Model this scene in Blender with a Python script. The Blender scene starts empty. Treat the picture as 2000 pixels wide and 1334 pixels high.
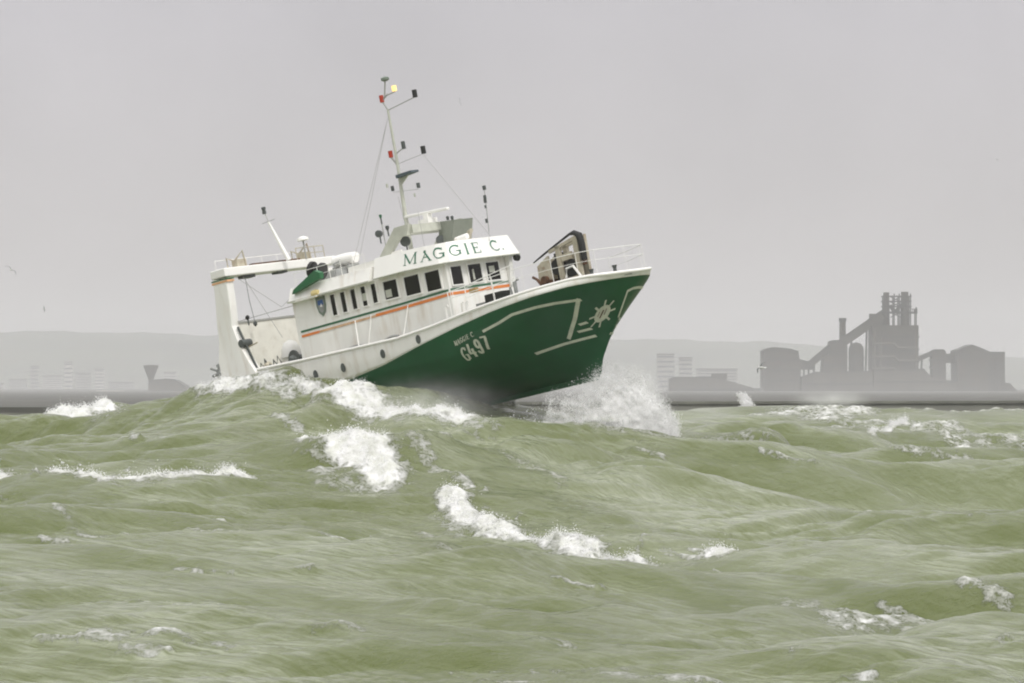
import bpy, math, random
import numpy as np
from mathutils import Vector, Matrix
random.seed(7); rng = np.random.default_rng(11)
scene = bpy.context.scene
R = math.radians

# ------------------------------------------------------------------ camera, sky, sun, exposure
FPX, HOR, CAMH = 9000.0, 755.0, 5.5          # focal length in photo pixels, horizon row, camera height
cam = bpy.data.cameras.new('camera'); cam_o = bpy.data.objects.new('camera', cam)
scene.collection.objects.link(cam_o); scene.camera = cam_o
cam.sensor_width = 36; cam.lens = FPX / 2000 * 36
cam.shift_y = (HOR - 667) / 2000
cam.clip_start = 1; cam.clip_end = 40000
cam_o.location = (0, 0, CAMH); cam_o.rotation_euler = (R(90), 0, 0)
scene.render.resolution_x, scene.render.resolution_y = 1024, 683

SUN_DIR = Vector((0.24, -0.58, 0.76)).normalized()
world = bpy.data.worlds.new('World'); scene.world = world; world.use_nodes = True
nt = world.node_tree; nt.nodes.clear()
wo = nt.nodes.new('ShaderNodeOutputWorld'); bg = nt.nodes.new('ShaderNodeBackground')
sky = nt.nodes.new('ShaderNodeTexSky'); sky.sky_type = 'NISHITA'; sky.sun_disc = False
sky.sun_elevation = math.asin(SUN_DIR.z); sky.sun_rotation = math.atan2(SUN_DIR.x, SUN_DIR.y)
tc = nt.nodes.new('ShaderNodeTexCoord'); sep = nt.nodes.new('ShaderNodeSeparateXYZ')
ramp = nt.nodes.new('ShaderNodeValToRGB')     # overcast cloud deck: brighter overhead than at the horizon
ramp.color_ramp.elements[0].position = 0.0; ramp.color_ramp.elements[0].color = (0.497, 0.470, 0.470, 1)
ramp.color_ramp.elements[1].position = 1.0; ramp.color_ramp.elements[1].color = (1.75, 1.74, 1.73, 1)
e = ramp.color_ramp.elements.new(0.09); e.color = (0.510, 0.483, 0.515, 1)
cl = nt.nodes.new('ShaderNodeTexNoise'); cl.inputs['Scale'].default_value = 16; cl.inputs['Detail'].default_value = 5
cmul = nt.nodes.new('ShaderNodeMixRGB'); cmul.blend_type = 'MULTIPLY'; cmul.inputs[0].default_value = 1
cr = nt.nodes.new('ShaderNodeMapRange'); cr.inputs['To Min'].default_value = 8.8; cr.inputs['To Max'].default_value = 12.9
mix = nt.nodes.new('ShaderNodeMixRGB'); mix.inputs[0].default_value = 0.93
L = nt.links.new
L(tc.outputs['Generated'], sep.inputs[0]); L(sep.outputs['Z'], ramp.inputs[0])
L(tc.outputs['Generated'], cl.inputs['Vector']); L(cl.outputs['Fac'], cr.inputs['Value'])
L(ramp.outputs[0], cmul.inputs[1]); L(cr.outputs[0], cmul.inputs[2])
L(sky.outputs[0], mix.inputs[1]); L(cmul.outputs[0], mix.inputs[2]); L(mix.outputs[0], bg.inputs['Color'])
bg.inputs['Strength'].default_value = 0.1
L(bg.outputs[0], wo.inputs[0])

sun = bpy.data.lights.new('sun', 'SUN'); sun.energy = 1.5; sun.angle = R(12); sun.color = (1, 0.975, 0.93)
sun_o = bpy.data.objects.new('sun', sun); scene.collection.objects.link(sun_o)
sun_o.rotation_euler = (-SUN_DIR).to_track_quat('-Z', 'Y').to_euler()
sun_o.location = (20, -60, 60)

scene.view_settings.view_transform = 'Standard'; scene.view_settings.look = 'None'
scene.view_settings.exposure = 0; scene.view_settings.gamma = 1
scene.cycles.volume_bounces = 10; scene.cycles.max_bounces = 12; scene.cycles.diffuse_bounces = 10; scene.cycles.transparent_max_bounces = 12
scene.cycles.filter_width = 2.0

# ------------------------------------------------------------------ helpers
def at(px, py, Y):                            # photo pixel at a chosen distance -> world point
    return Vector(((px - 1000) * Y / FPX, Y, CAMH + (HOR - py) * Y / FPX))

def mat(name, color, rough=0.6, metal=0.0, noise=0.0, scale=3.0, dirt=None, dirt_amt=0.0, spec=0.5, coat=0.0, bump=0.0, stretch=None, emit=None):
    m = bpy.data.materials.new(name); m.use_nodes = True
    n = m.node_tree; p = n.nodes['Principled BSDF']
    p.inputs['Roughness'].default_value = rough; p.inputs['Metallic'].default_value = metal
    p.inputs['Specular IOR Level'].default_value = spec; p.inputs['Coat Weight'].default_value = coat
    p.inputs['Base Color'].default_value = (*color, 1)
    if emit:
        p.inputs['Emission Color'].default_value = (*emit[0], 1); p.inputs['Emission Strength'].default_value = emit[1]
    if noise or dirt_amt or bump:
        co = n.nodes.new('ShaderNodeTexCoord'); mp = n.nodes.new('ShaderNodeMapping')
        if stretch: mp.inputs['Scale'].default_value = stretch
        n.links.new(co.outputs['Object'], mp.inputs[0])
        t = n.nodes.new('ShaderNodeTexNoise'); t.inputs['Scale'].default_value = scale; t.inputs['Detail'].default_value = 6
        n.links.new(mp.outputs[0], t.inputs['Vector'])
        mr = n.nodes.new('ShaderNodeMapRange'); mr.inputs['From Min'].default_value = 0.3; mr.inputs['From Max'].default_value = 0.7
        mr.inputs['To Min'].default_value = 1 - noise; mr.inputs['To Max'].default_value = 1 + noise
        n.links.new(t.outputs['Fac'], mr.inputs['Value'])
        mu = n.nodes.new('ShaderNodeMixRGB'); mu.blend_type = 'MULTIPLY'; mu.inputs[0].default_value = 1
        mu.inputs[1].default_value = (*color, 1); n.links.new(mr.outputs[0], mu.inputs[2])
        out = mu.outputs[0]
        if dirt_amt:
            t2 = n.nodes.new('ShaderNodeTexNoise'); t2.inputs['Scale'].default_value = scale * 1.7; t2.inputs['Detail'].default_value = 8
            n.links.new(mp.outputs[0], t2.inputs['Vector'])
            r2 = n.nodes.new('ShaderNodeMapRange'); r2.inputs['From Min'].default_value = 0.52; r2.inputs['From Max'].default_value = 0.78
            r2.inputs['To Max'].default_value = dirt_amt
            n.links.new(t2.outputs['Fac'], r2.inputs['Value'])
            mx = n.nodes.new('ShaderNodeMixRGB'); n.links.new(r2.outputs[0], mx.inputs[0])
            n.links.new(out, mx.inputs[1]); mx.inputs[2].default_value = (*dirt, 1); out = mx.outputs[0]
        n.links.new(out, p.inputs['Base Color'])
        if bump:
            b = n.nodes.new('ShaderNodeBump'); b.inputs['Strength'].default_value = bump; b.inputs['Distance'].default_value = 0.05
            n.links.new(t.outputs['Fac'], b.inputs['Height']); n.links.new(b.outputs[0], p.inputs['Normal'])
    return m

M = dict(
    white=mat('white_paint', (0.86, 0.85, 0.81), 0.42, noise=0.05, scale=0.9, dirt=(0.46, 0.36, 0.24), dirt_amt=0.45, stretch=(1.5, 1.5, 0.35)),
    white_clean=mat('clean_white_paint', (0.87, 0.86, 0.82), 0.35, noise=0.03, scale=1.2),
    cream=mat('cream_paint', (0.47, 0.43, 0.33), 0.5, noise=0.12, scale=2.5, dirt=(0.22, 0.10, 0.04), dirt_amt=0.6),
    green=mat('hull_green_paint', (0.0015, 0.070, 0.020), 0.42, noise=0.12, scale=0.7, spec=0.22, dirt=(0.012, 0.085, 0.035), dirt_amt=0.35, stretch=(1, 1, 0.4), bump=0.25, coat=0.12),
    green_trim=mat('trim_green_paint', (0.03, 0.13, 0.06), 0.45, noise=0.1),
    letter_green=mat('letter_green_paint', (0.02, 0.15, 0.08), 0.5, noise=0.1),
    line=mat('line_white_paint', (0.52, 0.55, 0.44), 0.5, noise=0.12, scale=4),
    orange=mat('orange_paint', (0.72, 0.22, 0.05), 0.5, noise=0.1),
    glass=mat('dark_glass', (0.007, 0.006, 0.004), 0.10, noise=0.5, scale=1.5, spec=0.28),
    black=mat('black_rubber', (0.008, 0.008, 0.007), 0.6, noise=0.2),
    rust=mat('rusty_steel', (0.10, 0.045, 0.02), 0.75, noise=0.4, scale=4),
    steel=mat('grey_steel', (0.30, 0.31, 0.30), 0.5, noise=0.15, scale=4, dirt=(0.15, 0.08, 0.04), dirt_amt=0.5),
    dark_steel=mat('dark_grey_steel', (0.07, 0.08, 0.075), 0.5, noise=0.2),
    arch=mat('grey_arch_paint', (0.50, 0.51, 0.44), 0.5, noise=0.1),
    red=mat('red_lamp_glass', (0.42, 0.035, 0.012), 0.3),
    lamp=mat('lit_lamp_glass', (0.8, 0.6, 0.25), 0.3, emit=((1.0, 0.68, 0.22), 1.0)),
    brass=mat('yellow_lamp_housing', (0.62, 0.50, 0.22), 0.4),
    blue=mat('badge_blue_paint', (0.03, 0.10, 0.30), 0.5),
    badge=mat('badge_grey_green_paint', (0.16, 0.20, 0.16), 0.5, noise=0.2),
    deck=mat('deck_grey_paint', (0.20, 0.22, 0.19), 0.7, noise=0.2),
    tarp=mat('green_guard_paint', (0.015, 0.13, 0.045), 0.5, noise=0.15),
    wire=mat('galvanised_wire', (0.35, 0.35, 0.33), 0.5),
    concrete=mat('breakwater_concrete', (0.13, 0.13, 0.11), 0.85, noise=0.3, scale=0.15),
    works=mat('sooty_works_cladding', (0.040, 0.033, 0.023), 0.85, noise=0.3, scale=0.08, dirt=(0.075, 0.038, 0.02), dirt_amt=0.7),
    works_pale=mat('weathered_works_cladding', (0.07, 0.06, 0.046), 0.85, noise=0.25, scale=0.1),
    works_dark=mat('sooty_works_steel', (0.02, 0.017, 0.013), 0.8, noise=0.3, scale=0.1),
    roofpale=mat('pale_sheet_roof', (0.55, 0.52, 0.46), 0.7, noise=0.1, scale=0.2),
    render=mat('grey_render_wall', (0.33, 0.32, 0.29), 0.85, noise=0.12, scale=0.08),
    render2=mat('pale_render_wall', (0.48, 0.46, 0.42), 0.85, noise=0.12, scale=0.08),
    window=mat('far_window_glass', (0.05, 0.06, 0.07), 0.2),
    land=mat('quay_ground', (0.062, 0.060, 0.050), 0.95, noise=0.5, scale=0.03),
    hill=mat('hill_grass_and_woods', (0.060, 0.070, 0.040), 0.95, noise=0.45, scale=0.004, dirt=(0.11, 0.10, 0.06), dirt_amt=0.8),
    gull_white=mat('gull_white_feathers', (0.6, 0.6, 0.58), 0.8), gull_grey=mat('gull_grey_feathers', (0.13, 0.135, 0.13), 0.8),
)

class MB:
    """collects shapes and links them as ONE mesh object"""
    def __init__(s): s.v = []; s.f = []
    def add(s, vs, fs):
        n = len(s.v); s.v += [tuple(v) for v in vs]; s.f += [tuple(i + n for i in f) for f in fs]; return s
    def box(s, c, d, rot=None):
        vs = []
        for x in (-.5, .5):
            for y in (-.5, .5):
                for z in (-.5, .5):
                    p = Vector((x * d[0], y * d[1], z * d[2]))
                    if rot is not None: p = rot @ p
                    vs.append(p + Vector(c))
        return s.add(vs, [(0, 1, 3, 2), (4, 6, 7, 5), (0, 4, 5, 1), (2, 3, 7, 6), (0, 2, 6, 4), (1, 5, 7, 3)])
    def bx(s, x0, x1, y0, y1, z0, z1): return s.box(((x0 + x1) / 2, (y0 + y1) / 2, (z0 + z1) / 2), (x1 - x0, y1 - y0, z1 - z0))
    def bar(s, a, b, w, h=None, up=(0, 0, 1)):
        a, b = Vector(a), Vector(b); h = h or w; d = (b - a); l = d.length; x = d.normalized()
        y = Vector(up).cross(x)
        if y.length < 1e-4: y = Vector((0, 1, 0)).cross(x)
        y.normalize(); z = x.cross(y); rot = Matrix((x, y, z)).transposed()
        return s.box((a + b) / 2, (l, w, h), rot)
    def tube(s, pts, r, n=8, cap=True):
        pts = [Vector(p) for p in pts]; rs = r if isinstance(r, (list, tuple)) else [r] * len(pts)
        vs, fs = [], []
        for i, p in enumerate(pts):
            d = (pts[min(i + 1, len(pts) - 1)] - pts[max(i - 1, 0)]).normalized()
            a = Vector((0, 0, 1)) if abs(d.z) < 0.9 else Vector((1, 0, 0))
            u = d.cross(a).normalized(); w = d.cross(u)
            for k in range(n):
                t = 2 * math.pi * k / n; vs.append(p + rs[i] * (math.cos(t) * u + math.sin(t) * w))
        for i in range(len(pts) - 1):
            for k in range(n):
                fs.append((i * n + k, i * n + (k + 1) % n, (i + 1) * n + (k + 1) % n, (i + 1) * n + k))
        if cap: fs += [tuple(range(n))[::-1], tuple((len(pts) - 1) * n + k for k in range(n))]
        return s.add(vs, fs)
    def lathe(s, prof, c=(0, 0, 0), axis=(0, 0, 1), n=16):
        ax = Vector(axis).normalized(); a = Vector((0, 0, 1)) if abs(ax.z) < 0.9 else Vector((1, 0, 0))
        u = ax.cross(a).normalized(); w = ax.cross(u); c = Vector(c); vs, fs = [], []
        for r, h in prof:
            for k in range(n):
                t = 2 * math.pi * k / n; vs.append(c + ax * h + max(r, 1e-4) * (math.cos(t) * u + math.sin(t) * w))
        for i in range(len(prof) - 1):
            for k in range(n): fs.append((i * n + k, i * n + (k + 1) % n, (i + 1) * n + (k + 1) % n, (i + 1) * n + k))
        fs += [tuple(range(n))[::-1], tuple((len(prof) - 1) * n + k for k in range(n))]
        return s.add(vs, fs)
    def prism(s, poly, fn0, fn1):             # poly of 2-tuples, fn0/fn1 map a 2-tuple to the two end faces
        n = len(poly); vs = [fn0(*p) for p in poly] + [fn1(*p) for p in poly]
        return s.add(vs, [tuple(range(n))[::-1], tuple(range(n, 2 * n))] + [(i, (i + 1) % n, n + (i + 1) % n, n + i) for i in range(n)])
    def prism_y(s, poly, y0, y1): return s.prism(poly, lambda a, b: (a, y0, b), lambda a, b: (a, y1, b))
    def prism_z(s, poly, z0, z1): return s.prism(poly, lambda a, b: (a, b, z0), lambda a, b: (a, b, z1))
    def grid(s, rows):
        m = len(rows[0]); vs = [p for r in rows for p in r]
        return s.add(vs, [(i * m + j, i * m + j + 1, (i + 1) * m + j + 1, (i + 1) * m + j) for i in range(len(rows) - 1) for j in range(m - 1)])
    def build(s, name, m, parent=None, smooth=False, bevel=0):
        me = bpy.data.meshes.new(name); me.from_pydata(s.v, [], s.f); me.update()
        import bmesh
        bm = bmesh.new(); bm.from_mesh(me); bmesh.ops.recalc_face_normals(bm, faces=bm.faces); bm.to_mesh(me); bm.free()
        me.materials.append(m)
        if smooth:
            me.polygons.foreach_set('use_smooth', [True] * len(me.polygons))
            me.set_sharp_from_angle(angle=R(40))
        o = bpy.data.objects.new(name, me); scene.collection.objects.link(o)
        if parent is not None: o.parent = parent
        if bevel:
            b = o.modifiers.new('bevel', 'BEVEL'); b.width = bevel; b.segments = 2; b.limit_method = 'ANGLE'
        return o

def empty(name, loc=(0, 0, 0), rot=None):
    o = bpy.data.objects.new(name, None); scene.collection.objects.link(o); o.location = loc
    if rot is not None: o.rotation_euler = rot
    return o
def tag(o, label, cat, group=None, kind=None):
    o['label'] = label; o['category'] = cat
    if group: o['group'] = group
    if kind: o['kind'] = kind
    return o
def structure(o): o['kind'] = 'structure'; return o

# ------------------------------------------------------------------ the sea
# big shape of the swell: crests and troughs where the storm has heaped the water up
CP = []
def c(px, py, Y): p = at(px, py, Y); CP.append((p.x, p.y, p.z))
def z_(X, Y, Z): CP.append((X, Y, Z))
# swell carrying the trawler
for p in [(-100, 940, 218), (0, 938, 220), (100, 932, 219), (180, 908, 220), (240, 872, 220), (300, 822, 220), (300, 845, 212), (200, 870, 212), (250, 812, 228), (330, 794, 226), (385, 764, 224), (400, 742, 223), (440, 731, 222), (500, 739, 220), (560, 744, 218), (650, 757, 214.5), (700, 772, 212), (800, 784, 208.5),
          (860, 796, 207), (905, 816, 206), (1000, 826, 209), (1100, 826, 211), (1200, 829, 211), (1330, 829, 216), (1450, 836, 250), (1560, 836, 262), (1330, 855, 205),
          (440, 786, 218.5), (560, 798, 214), (700, 822, 206), (850, 848, 200), (950, 862, 200), (1000, 870, 200),
          (300, 850, 207), (450, 850, 199), (560, 860, 195), (1100, 890, 196), (1200, 925, 192), (1330, 900, 212), (1450, 905, 236)]: c(*p)
# left: breaking crest and lower left water
for p in [(-300, 850, 250), (0, 836, 246), (60, 812, 247), (140, 788, 249), (180, 790, 249), (215, 800, 248), (20, 885, 239), (120, 885, 238), (220, 866, 238),
          (-60, 895, 200), (100, 900, 199), (300, 895, 196), (450, 892, 190)]: c(*p)
# mid-left crest with a foam line, hollow face below it
for p in [(-200, 915, 182), (0, 920, 180), (50, 924, 179), (100, 931, 178), (200, 936, 176), (250, 934, 176), (300, 931, 176), (400, 915, 178), (490, 902, 180), (560, 885, 185),
          (0, 968, 176.5), (200, 985, 172.3), (400, 972, 174.3), (550, 950, 179), (0, 985, 172), (200, 1003, 168), (400, 995, 169), (550, 985, 173)]: c(*p)
# central whitecap ridge, running down to the right
for p in [(600, 862, 190), (680, 848, 190), (750, 840, 189), (800, 900, 183), (880, 958, 177), (950, 1008, 171), (1050, 1042, 167), (1150, 1070, 164),
          (1300, 1092, 159), (1480, 1092, 157),
          (620, 922, 186), (700, 938, 185.4), (780, 950, 181.8), (620, 965, 181), (700, 990, 180), (780, 1008, 176.5), (850, 1030, 173.2), (850, 1062, 169), (700, 1036, 168), (930, 1084, 166.8), (1050, 1118, 162.8), (1150, 1148, 159.5), (1300, 1172, 155)]: c(*p)
# right: far crest
for p in [(1330, 818, 300), (1480, 812, 310), (1600, 801, 320), (1700, 797, 325), (1800, 813, 325), (1900, 810, 322), (2000, 799, 320), (2300, 800, 320),
          (1500, 835, 270), (1700, 830, 275), (1900, 850, 268), (2050, 870, 262),
          (1200, 866, 238), (1450, 882, 238), (1700, 893, 236), (2000, 914, 232), (2300, 915, 232),
          (1300, 930, 233.5), (1500, 953, 232.3), (1750, 962, 230.5), (2000, 965, 227.5), (1300, 950, 225), (1500, 975, 222), (1750, 985, 221), (2000, 982, 219),
          (1200, 985, 184), (1500, 1000, 200), (1800, 1010, 200), (1400, 1050, 175), (1650, 1030, 188)]: c(*p)
# right: near crests
for p in [(1500, 1062, 172), (1700, 1034, 176), (1850, 1015, 178), (2000, 1000, 180), (2250, 990, 180),
          (1700, 1076, 172.8), (1850, 1078, 174), (2000, 1080, 175.4), (1480, 1118, 152), (1650, 1126, 150), (1800, 1146, 148), (2000, 1160, 146), (2250, 1160, 146),
          (1600, 1188, 146.8), (1800, 1210, 144.6), (2000, 1232, 142.4)]: c(*p)
# near left ridges
for p in [(-100, 1000, 158), (0, 1015, 155), (200, 1036, 152), (500, 1046, 150), (700, 1052, 149), (850, 1076, 147), (300, 1078, 148.5), (600, 1092, 147), (100, 1110, 138),
          (300, 1186, 126), (450, 1182, 126), (560, 1180, 126), (700, 1196, 125), (950, 1165, 138), (450, 1222, 123.6), (600, 1225, 123.4), (-100, 1180, 128),
          (1000, 1210, 130), (1200, 1190, 138), (1300, 1250, 128), (1500, 1260, 126)]: c(*p)
for px in (-300, 0, 350, 700, 1050, 1400, 1750, 2100, 2400): c(px, 1330 + 8 * math.sin(px), 114)
for x in (-30, -15, 0, 15, 30): z_(x, 95, -1.6 + 0.3 * math.sin(x)); z_(x, 70, -1.0)
for x in (-45, -30, 32, 45):
    for y in (120, 150, 180, 215, 250, 300): z_(x, y, 0.7 + 1.2 * math.sin(0.09 * y + x))
for x in (-40, -24, -12, 0, 14): z_(x, 262, 2.2 - 0.02 * x); z_(x, 300, 1.0)
for x in (-50, -25, 0, 25, 50): z_(x, 360, 1.2); z_(x, 420, 0.6)
z_(-12, 236, 3.4); z_(-5, 236, 3.6); z_(2, 228, 3.4); z_(10, 232, 2.9)
CP = np.array(CP)

def swell(cp, X, Y, hx=3.4, hy=2.0, lam=0.35):  # smooth surface through the marks: locally weighted sloping planes
    S = [np.zeros(X.shape) for _ in range(9)]
    for a, b_, z in cp:
        dx, dy = (a - X) / hx, (b_ - Y) / hy; d2 = dx * dx + dy * dy
        w = np.exp(-0.5 * d2) + 2e-3 / (1 + d2 / 9) ** 2
        for i, q in enumerate((1, dx, dy, dx * dx, dx * dy, dy * dy, z, dx * z, dy * z)): S[i] += w * q
    w, wx, wy, xx, xy, yy, z, xz, yz = S
    mx, my, mz = wx / w, wy / w, z / w
    A, B_, D = xx / w - mx * mx + lam, xy / w - mx * my, yy / w - my * my + lam
    E_, F_ = xz / w - mx * mz, yz / w - my * mz; det = A * D - B_ * B_
    gx, gy = (E_ * D - F_ * B_) / det, (F_ * A - E_ * B_) / det
    gx, gy = np.clip(gx, -2.0, 2.0), np.clip(gy, -1.5, 1.5)
    return mz - gx * np.clip(mx, -2, 2) - gy * np.clip(my, -2, 2)
def blur(A, s0, s1):
    for ax, s_ in ((0, s0), (1, s1)):
        k = np.exp(-0.5 * (np.arange(-3 * s_, 3 * s_ + 1) / s_) ** 2); k /= k.sum(); n_ = len(k) // 2
        pad = [(0, 0), (0, 0)]; pad[ax] = (n_, n_); B = np.pad(A, pad, mode='edge'); out = np.zeros_like(A)
        for i, wt in enumerate(k): out += wt * (B[i:i + A.shape[0]] if ax == 0 else B[:, i:i + A.shape[1]])
        A = out
    return A

def axis(lo, hi, step, farlo, farhi, grow):
    core = list(np.arange(lo, hi + 1e-6, step)); s = step; x = hi
    while x < farhi: s *= grow; x += s; core.append(x)
    s = step; x = lo; pre = []
    while x > farlo: s *= grow; x -= s; pre.append(x)
    return np.array(pre[::-1] + core)
ax_x = axis(-42, 42, 0.17, -8400, 8400, 1.11)
ax_y = np.concatenate([axis(96, 236, 0.26, -150, 236, 1.15), axis(236.4, 340, 0.55, 236, 15000, 1.075)[1:]])
ax_y = np.unique(np.round(ax_y, 3))
GX, GY = np.meshgrid(ax_x, ax_y)
inside = (GY < 470) & (GY > 60) & (np.abs(GX) < 70)
GZ = np.zeros_like(GX)
GZ[inside] = swell(CP, GX[inside], GY[inside]); GZ = blur(GZ, 2, 3)
def smooth(a, b, x): t = np.clip((x - a) / (b - a), 0, 1); return t * t * (3 - 2 * t)
fade = (1 - smooth(45, 70, np.abs(GX))) * (1 - smooth(380, 470, GY)) * smooth(60, 85, GY)
GZ *= fade
SLOPE = np.gradient(GZ, axis=0) / np.gradient(ax_y)[:, None]     # rise away from the camera: fresh steep faces
near = (1 - smooth(120, 400, np.abs(GX))) * (1 - smooth(420, 900, GY)) * smooth(-60, 40, GY)
# wind sea on top: many wave trains running with the gale (towards the camera and to the right)
DX = np.zeros_like(GX); DY = np.zeros_like(GX); DET = np.zeros_like(GX)
warp = 1.6 * np.sin(GX * 0.21 + GY * 0.13) + 1.3 * np.sin(GX * 0.33 - GY * 0.17 + 1.0) + 0.7 * np.sin(GX * 0.71 + GY * 0.5 + 2.2)
gust = 0.62 + 0.38 * np.sin(GX * 0.16 + 0.9 * np.sin(GY * 0.09)) * np.sin(GY * 0.11 + 1.3 * np.sin(GX * 0.12))
for k in range(64):
    lam = 0.75 * (14 / 0.75) ** ((k / 63.0) ** 1.15)
    ang = R(-66) + rng.normal(0, 0.34 if lam < 3 else 0.22)
    kx, ky = 2 * math.pi / lam * math.cos(ang), 2 * math.pi / lam * math.sin(ang)
    amp = 0.0150 * lam ** 0.74 * (0.6 + 0.8 * rng.random())
    if lam > 6: amp *= 0.85
    ph = kx * GX + ky * GY + rng.uniform(0, 6.28) + warp * min(1.0, lam / 5) * 0.9
    vis = near * np.where(gust > 0, 1, 1) * (gust if lam < 5 else 1)
    if lam < 2.5: vis = vis * (1 - smooth(260, 330, GY))
    vis = vis * (1 - 0.6 * smooth(250, 320, GY))
    s_, c_ = np.sin(ph), np.cos(ph)
    vis = vis * (1 - 0.28 * (1 - smooth(170, 200, GY)))
    DET += amp * vis * (s_ - 0.30 * np.cos(2 * ph)); q = amp * 0.9 * vis
    DX += -q * c_ * math.cos(ang) * 0.7; DY += -q * c_ * math.sin(ang) * 0.7
GZ = GZ + DET

# foam: where crests break
FOAM = np.zeros_like(GX)
def vnoise(X, Y, seed=0):                     # cheap value noise
    xi, yi = np.floor(X).astype(np.int64), np.floor(Y).astype(np.int64); xf, yf = X - xi, Y - yi
    def h(a, b_):
        n = (a * 374761393 + b_ * 668265263 + seed * 974634777) & 0x7fffffff
        n = ((n ^ (n >> 13)) * 1274126177) & 0x7fffffff
        return ((n ^ (n >> 16)) & 0xffff) / 65535.0
    u, v = xf * xf * (3 - 2 * xf), yf * yf * (3 - 2 * yf)
    return (h(xi, yi) * (1 - u) + h(xi + 1, yi) * u) * (1 - v) + (h(xi, yi + 1) * (1 - u) + h(xi + 1, yi + 1) * u) * v
FN = vnoise(GX * 1.1, GY * 0.6, 1) * 0.5 + vnoise(GX * 2.6, GY * 1.5, 2) * 0.3 + vnoise(GX * 5.5, GY * 3.2, 3) * 0.2
SUB = (GY < 420) & (np.abs(GX) < 60)
def foam_line(pts, r, I, ry=None):
    P = [p if isinstance(p, Vector) else at(*p) for p in pts]; r *= 1.25; ry *= 1.15; X, Y = GX[SUB], GY[SUB]; best = np.zeros(X.shape)
    for a, b_ in zip(P[:-1], P[1:]):
        dx, dy = (b_.x - a.x) / r, (b_.y - a.y) / ry
        t = np.clip((((X - a.x) / r) * dx + ((Y - a.y) / ry) * dy) / (dx * dx + dy * dy + 1e-9), 0, 1)
        d2 = ((X - a.x) / r - t * dx) ** 2 + ((Y - a.y) / ry - t * dy) ** 2
        best = np.maximum(best, np.exp(-d2))
    FOAM[SUB] = np.maximum(FOAM[SUB], best * I * 1.12)
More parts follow.
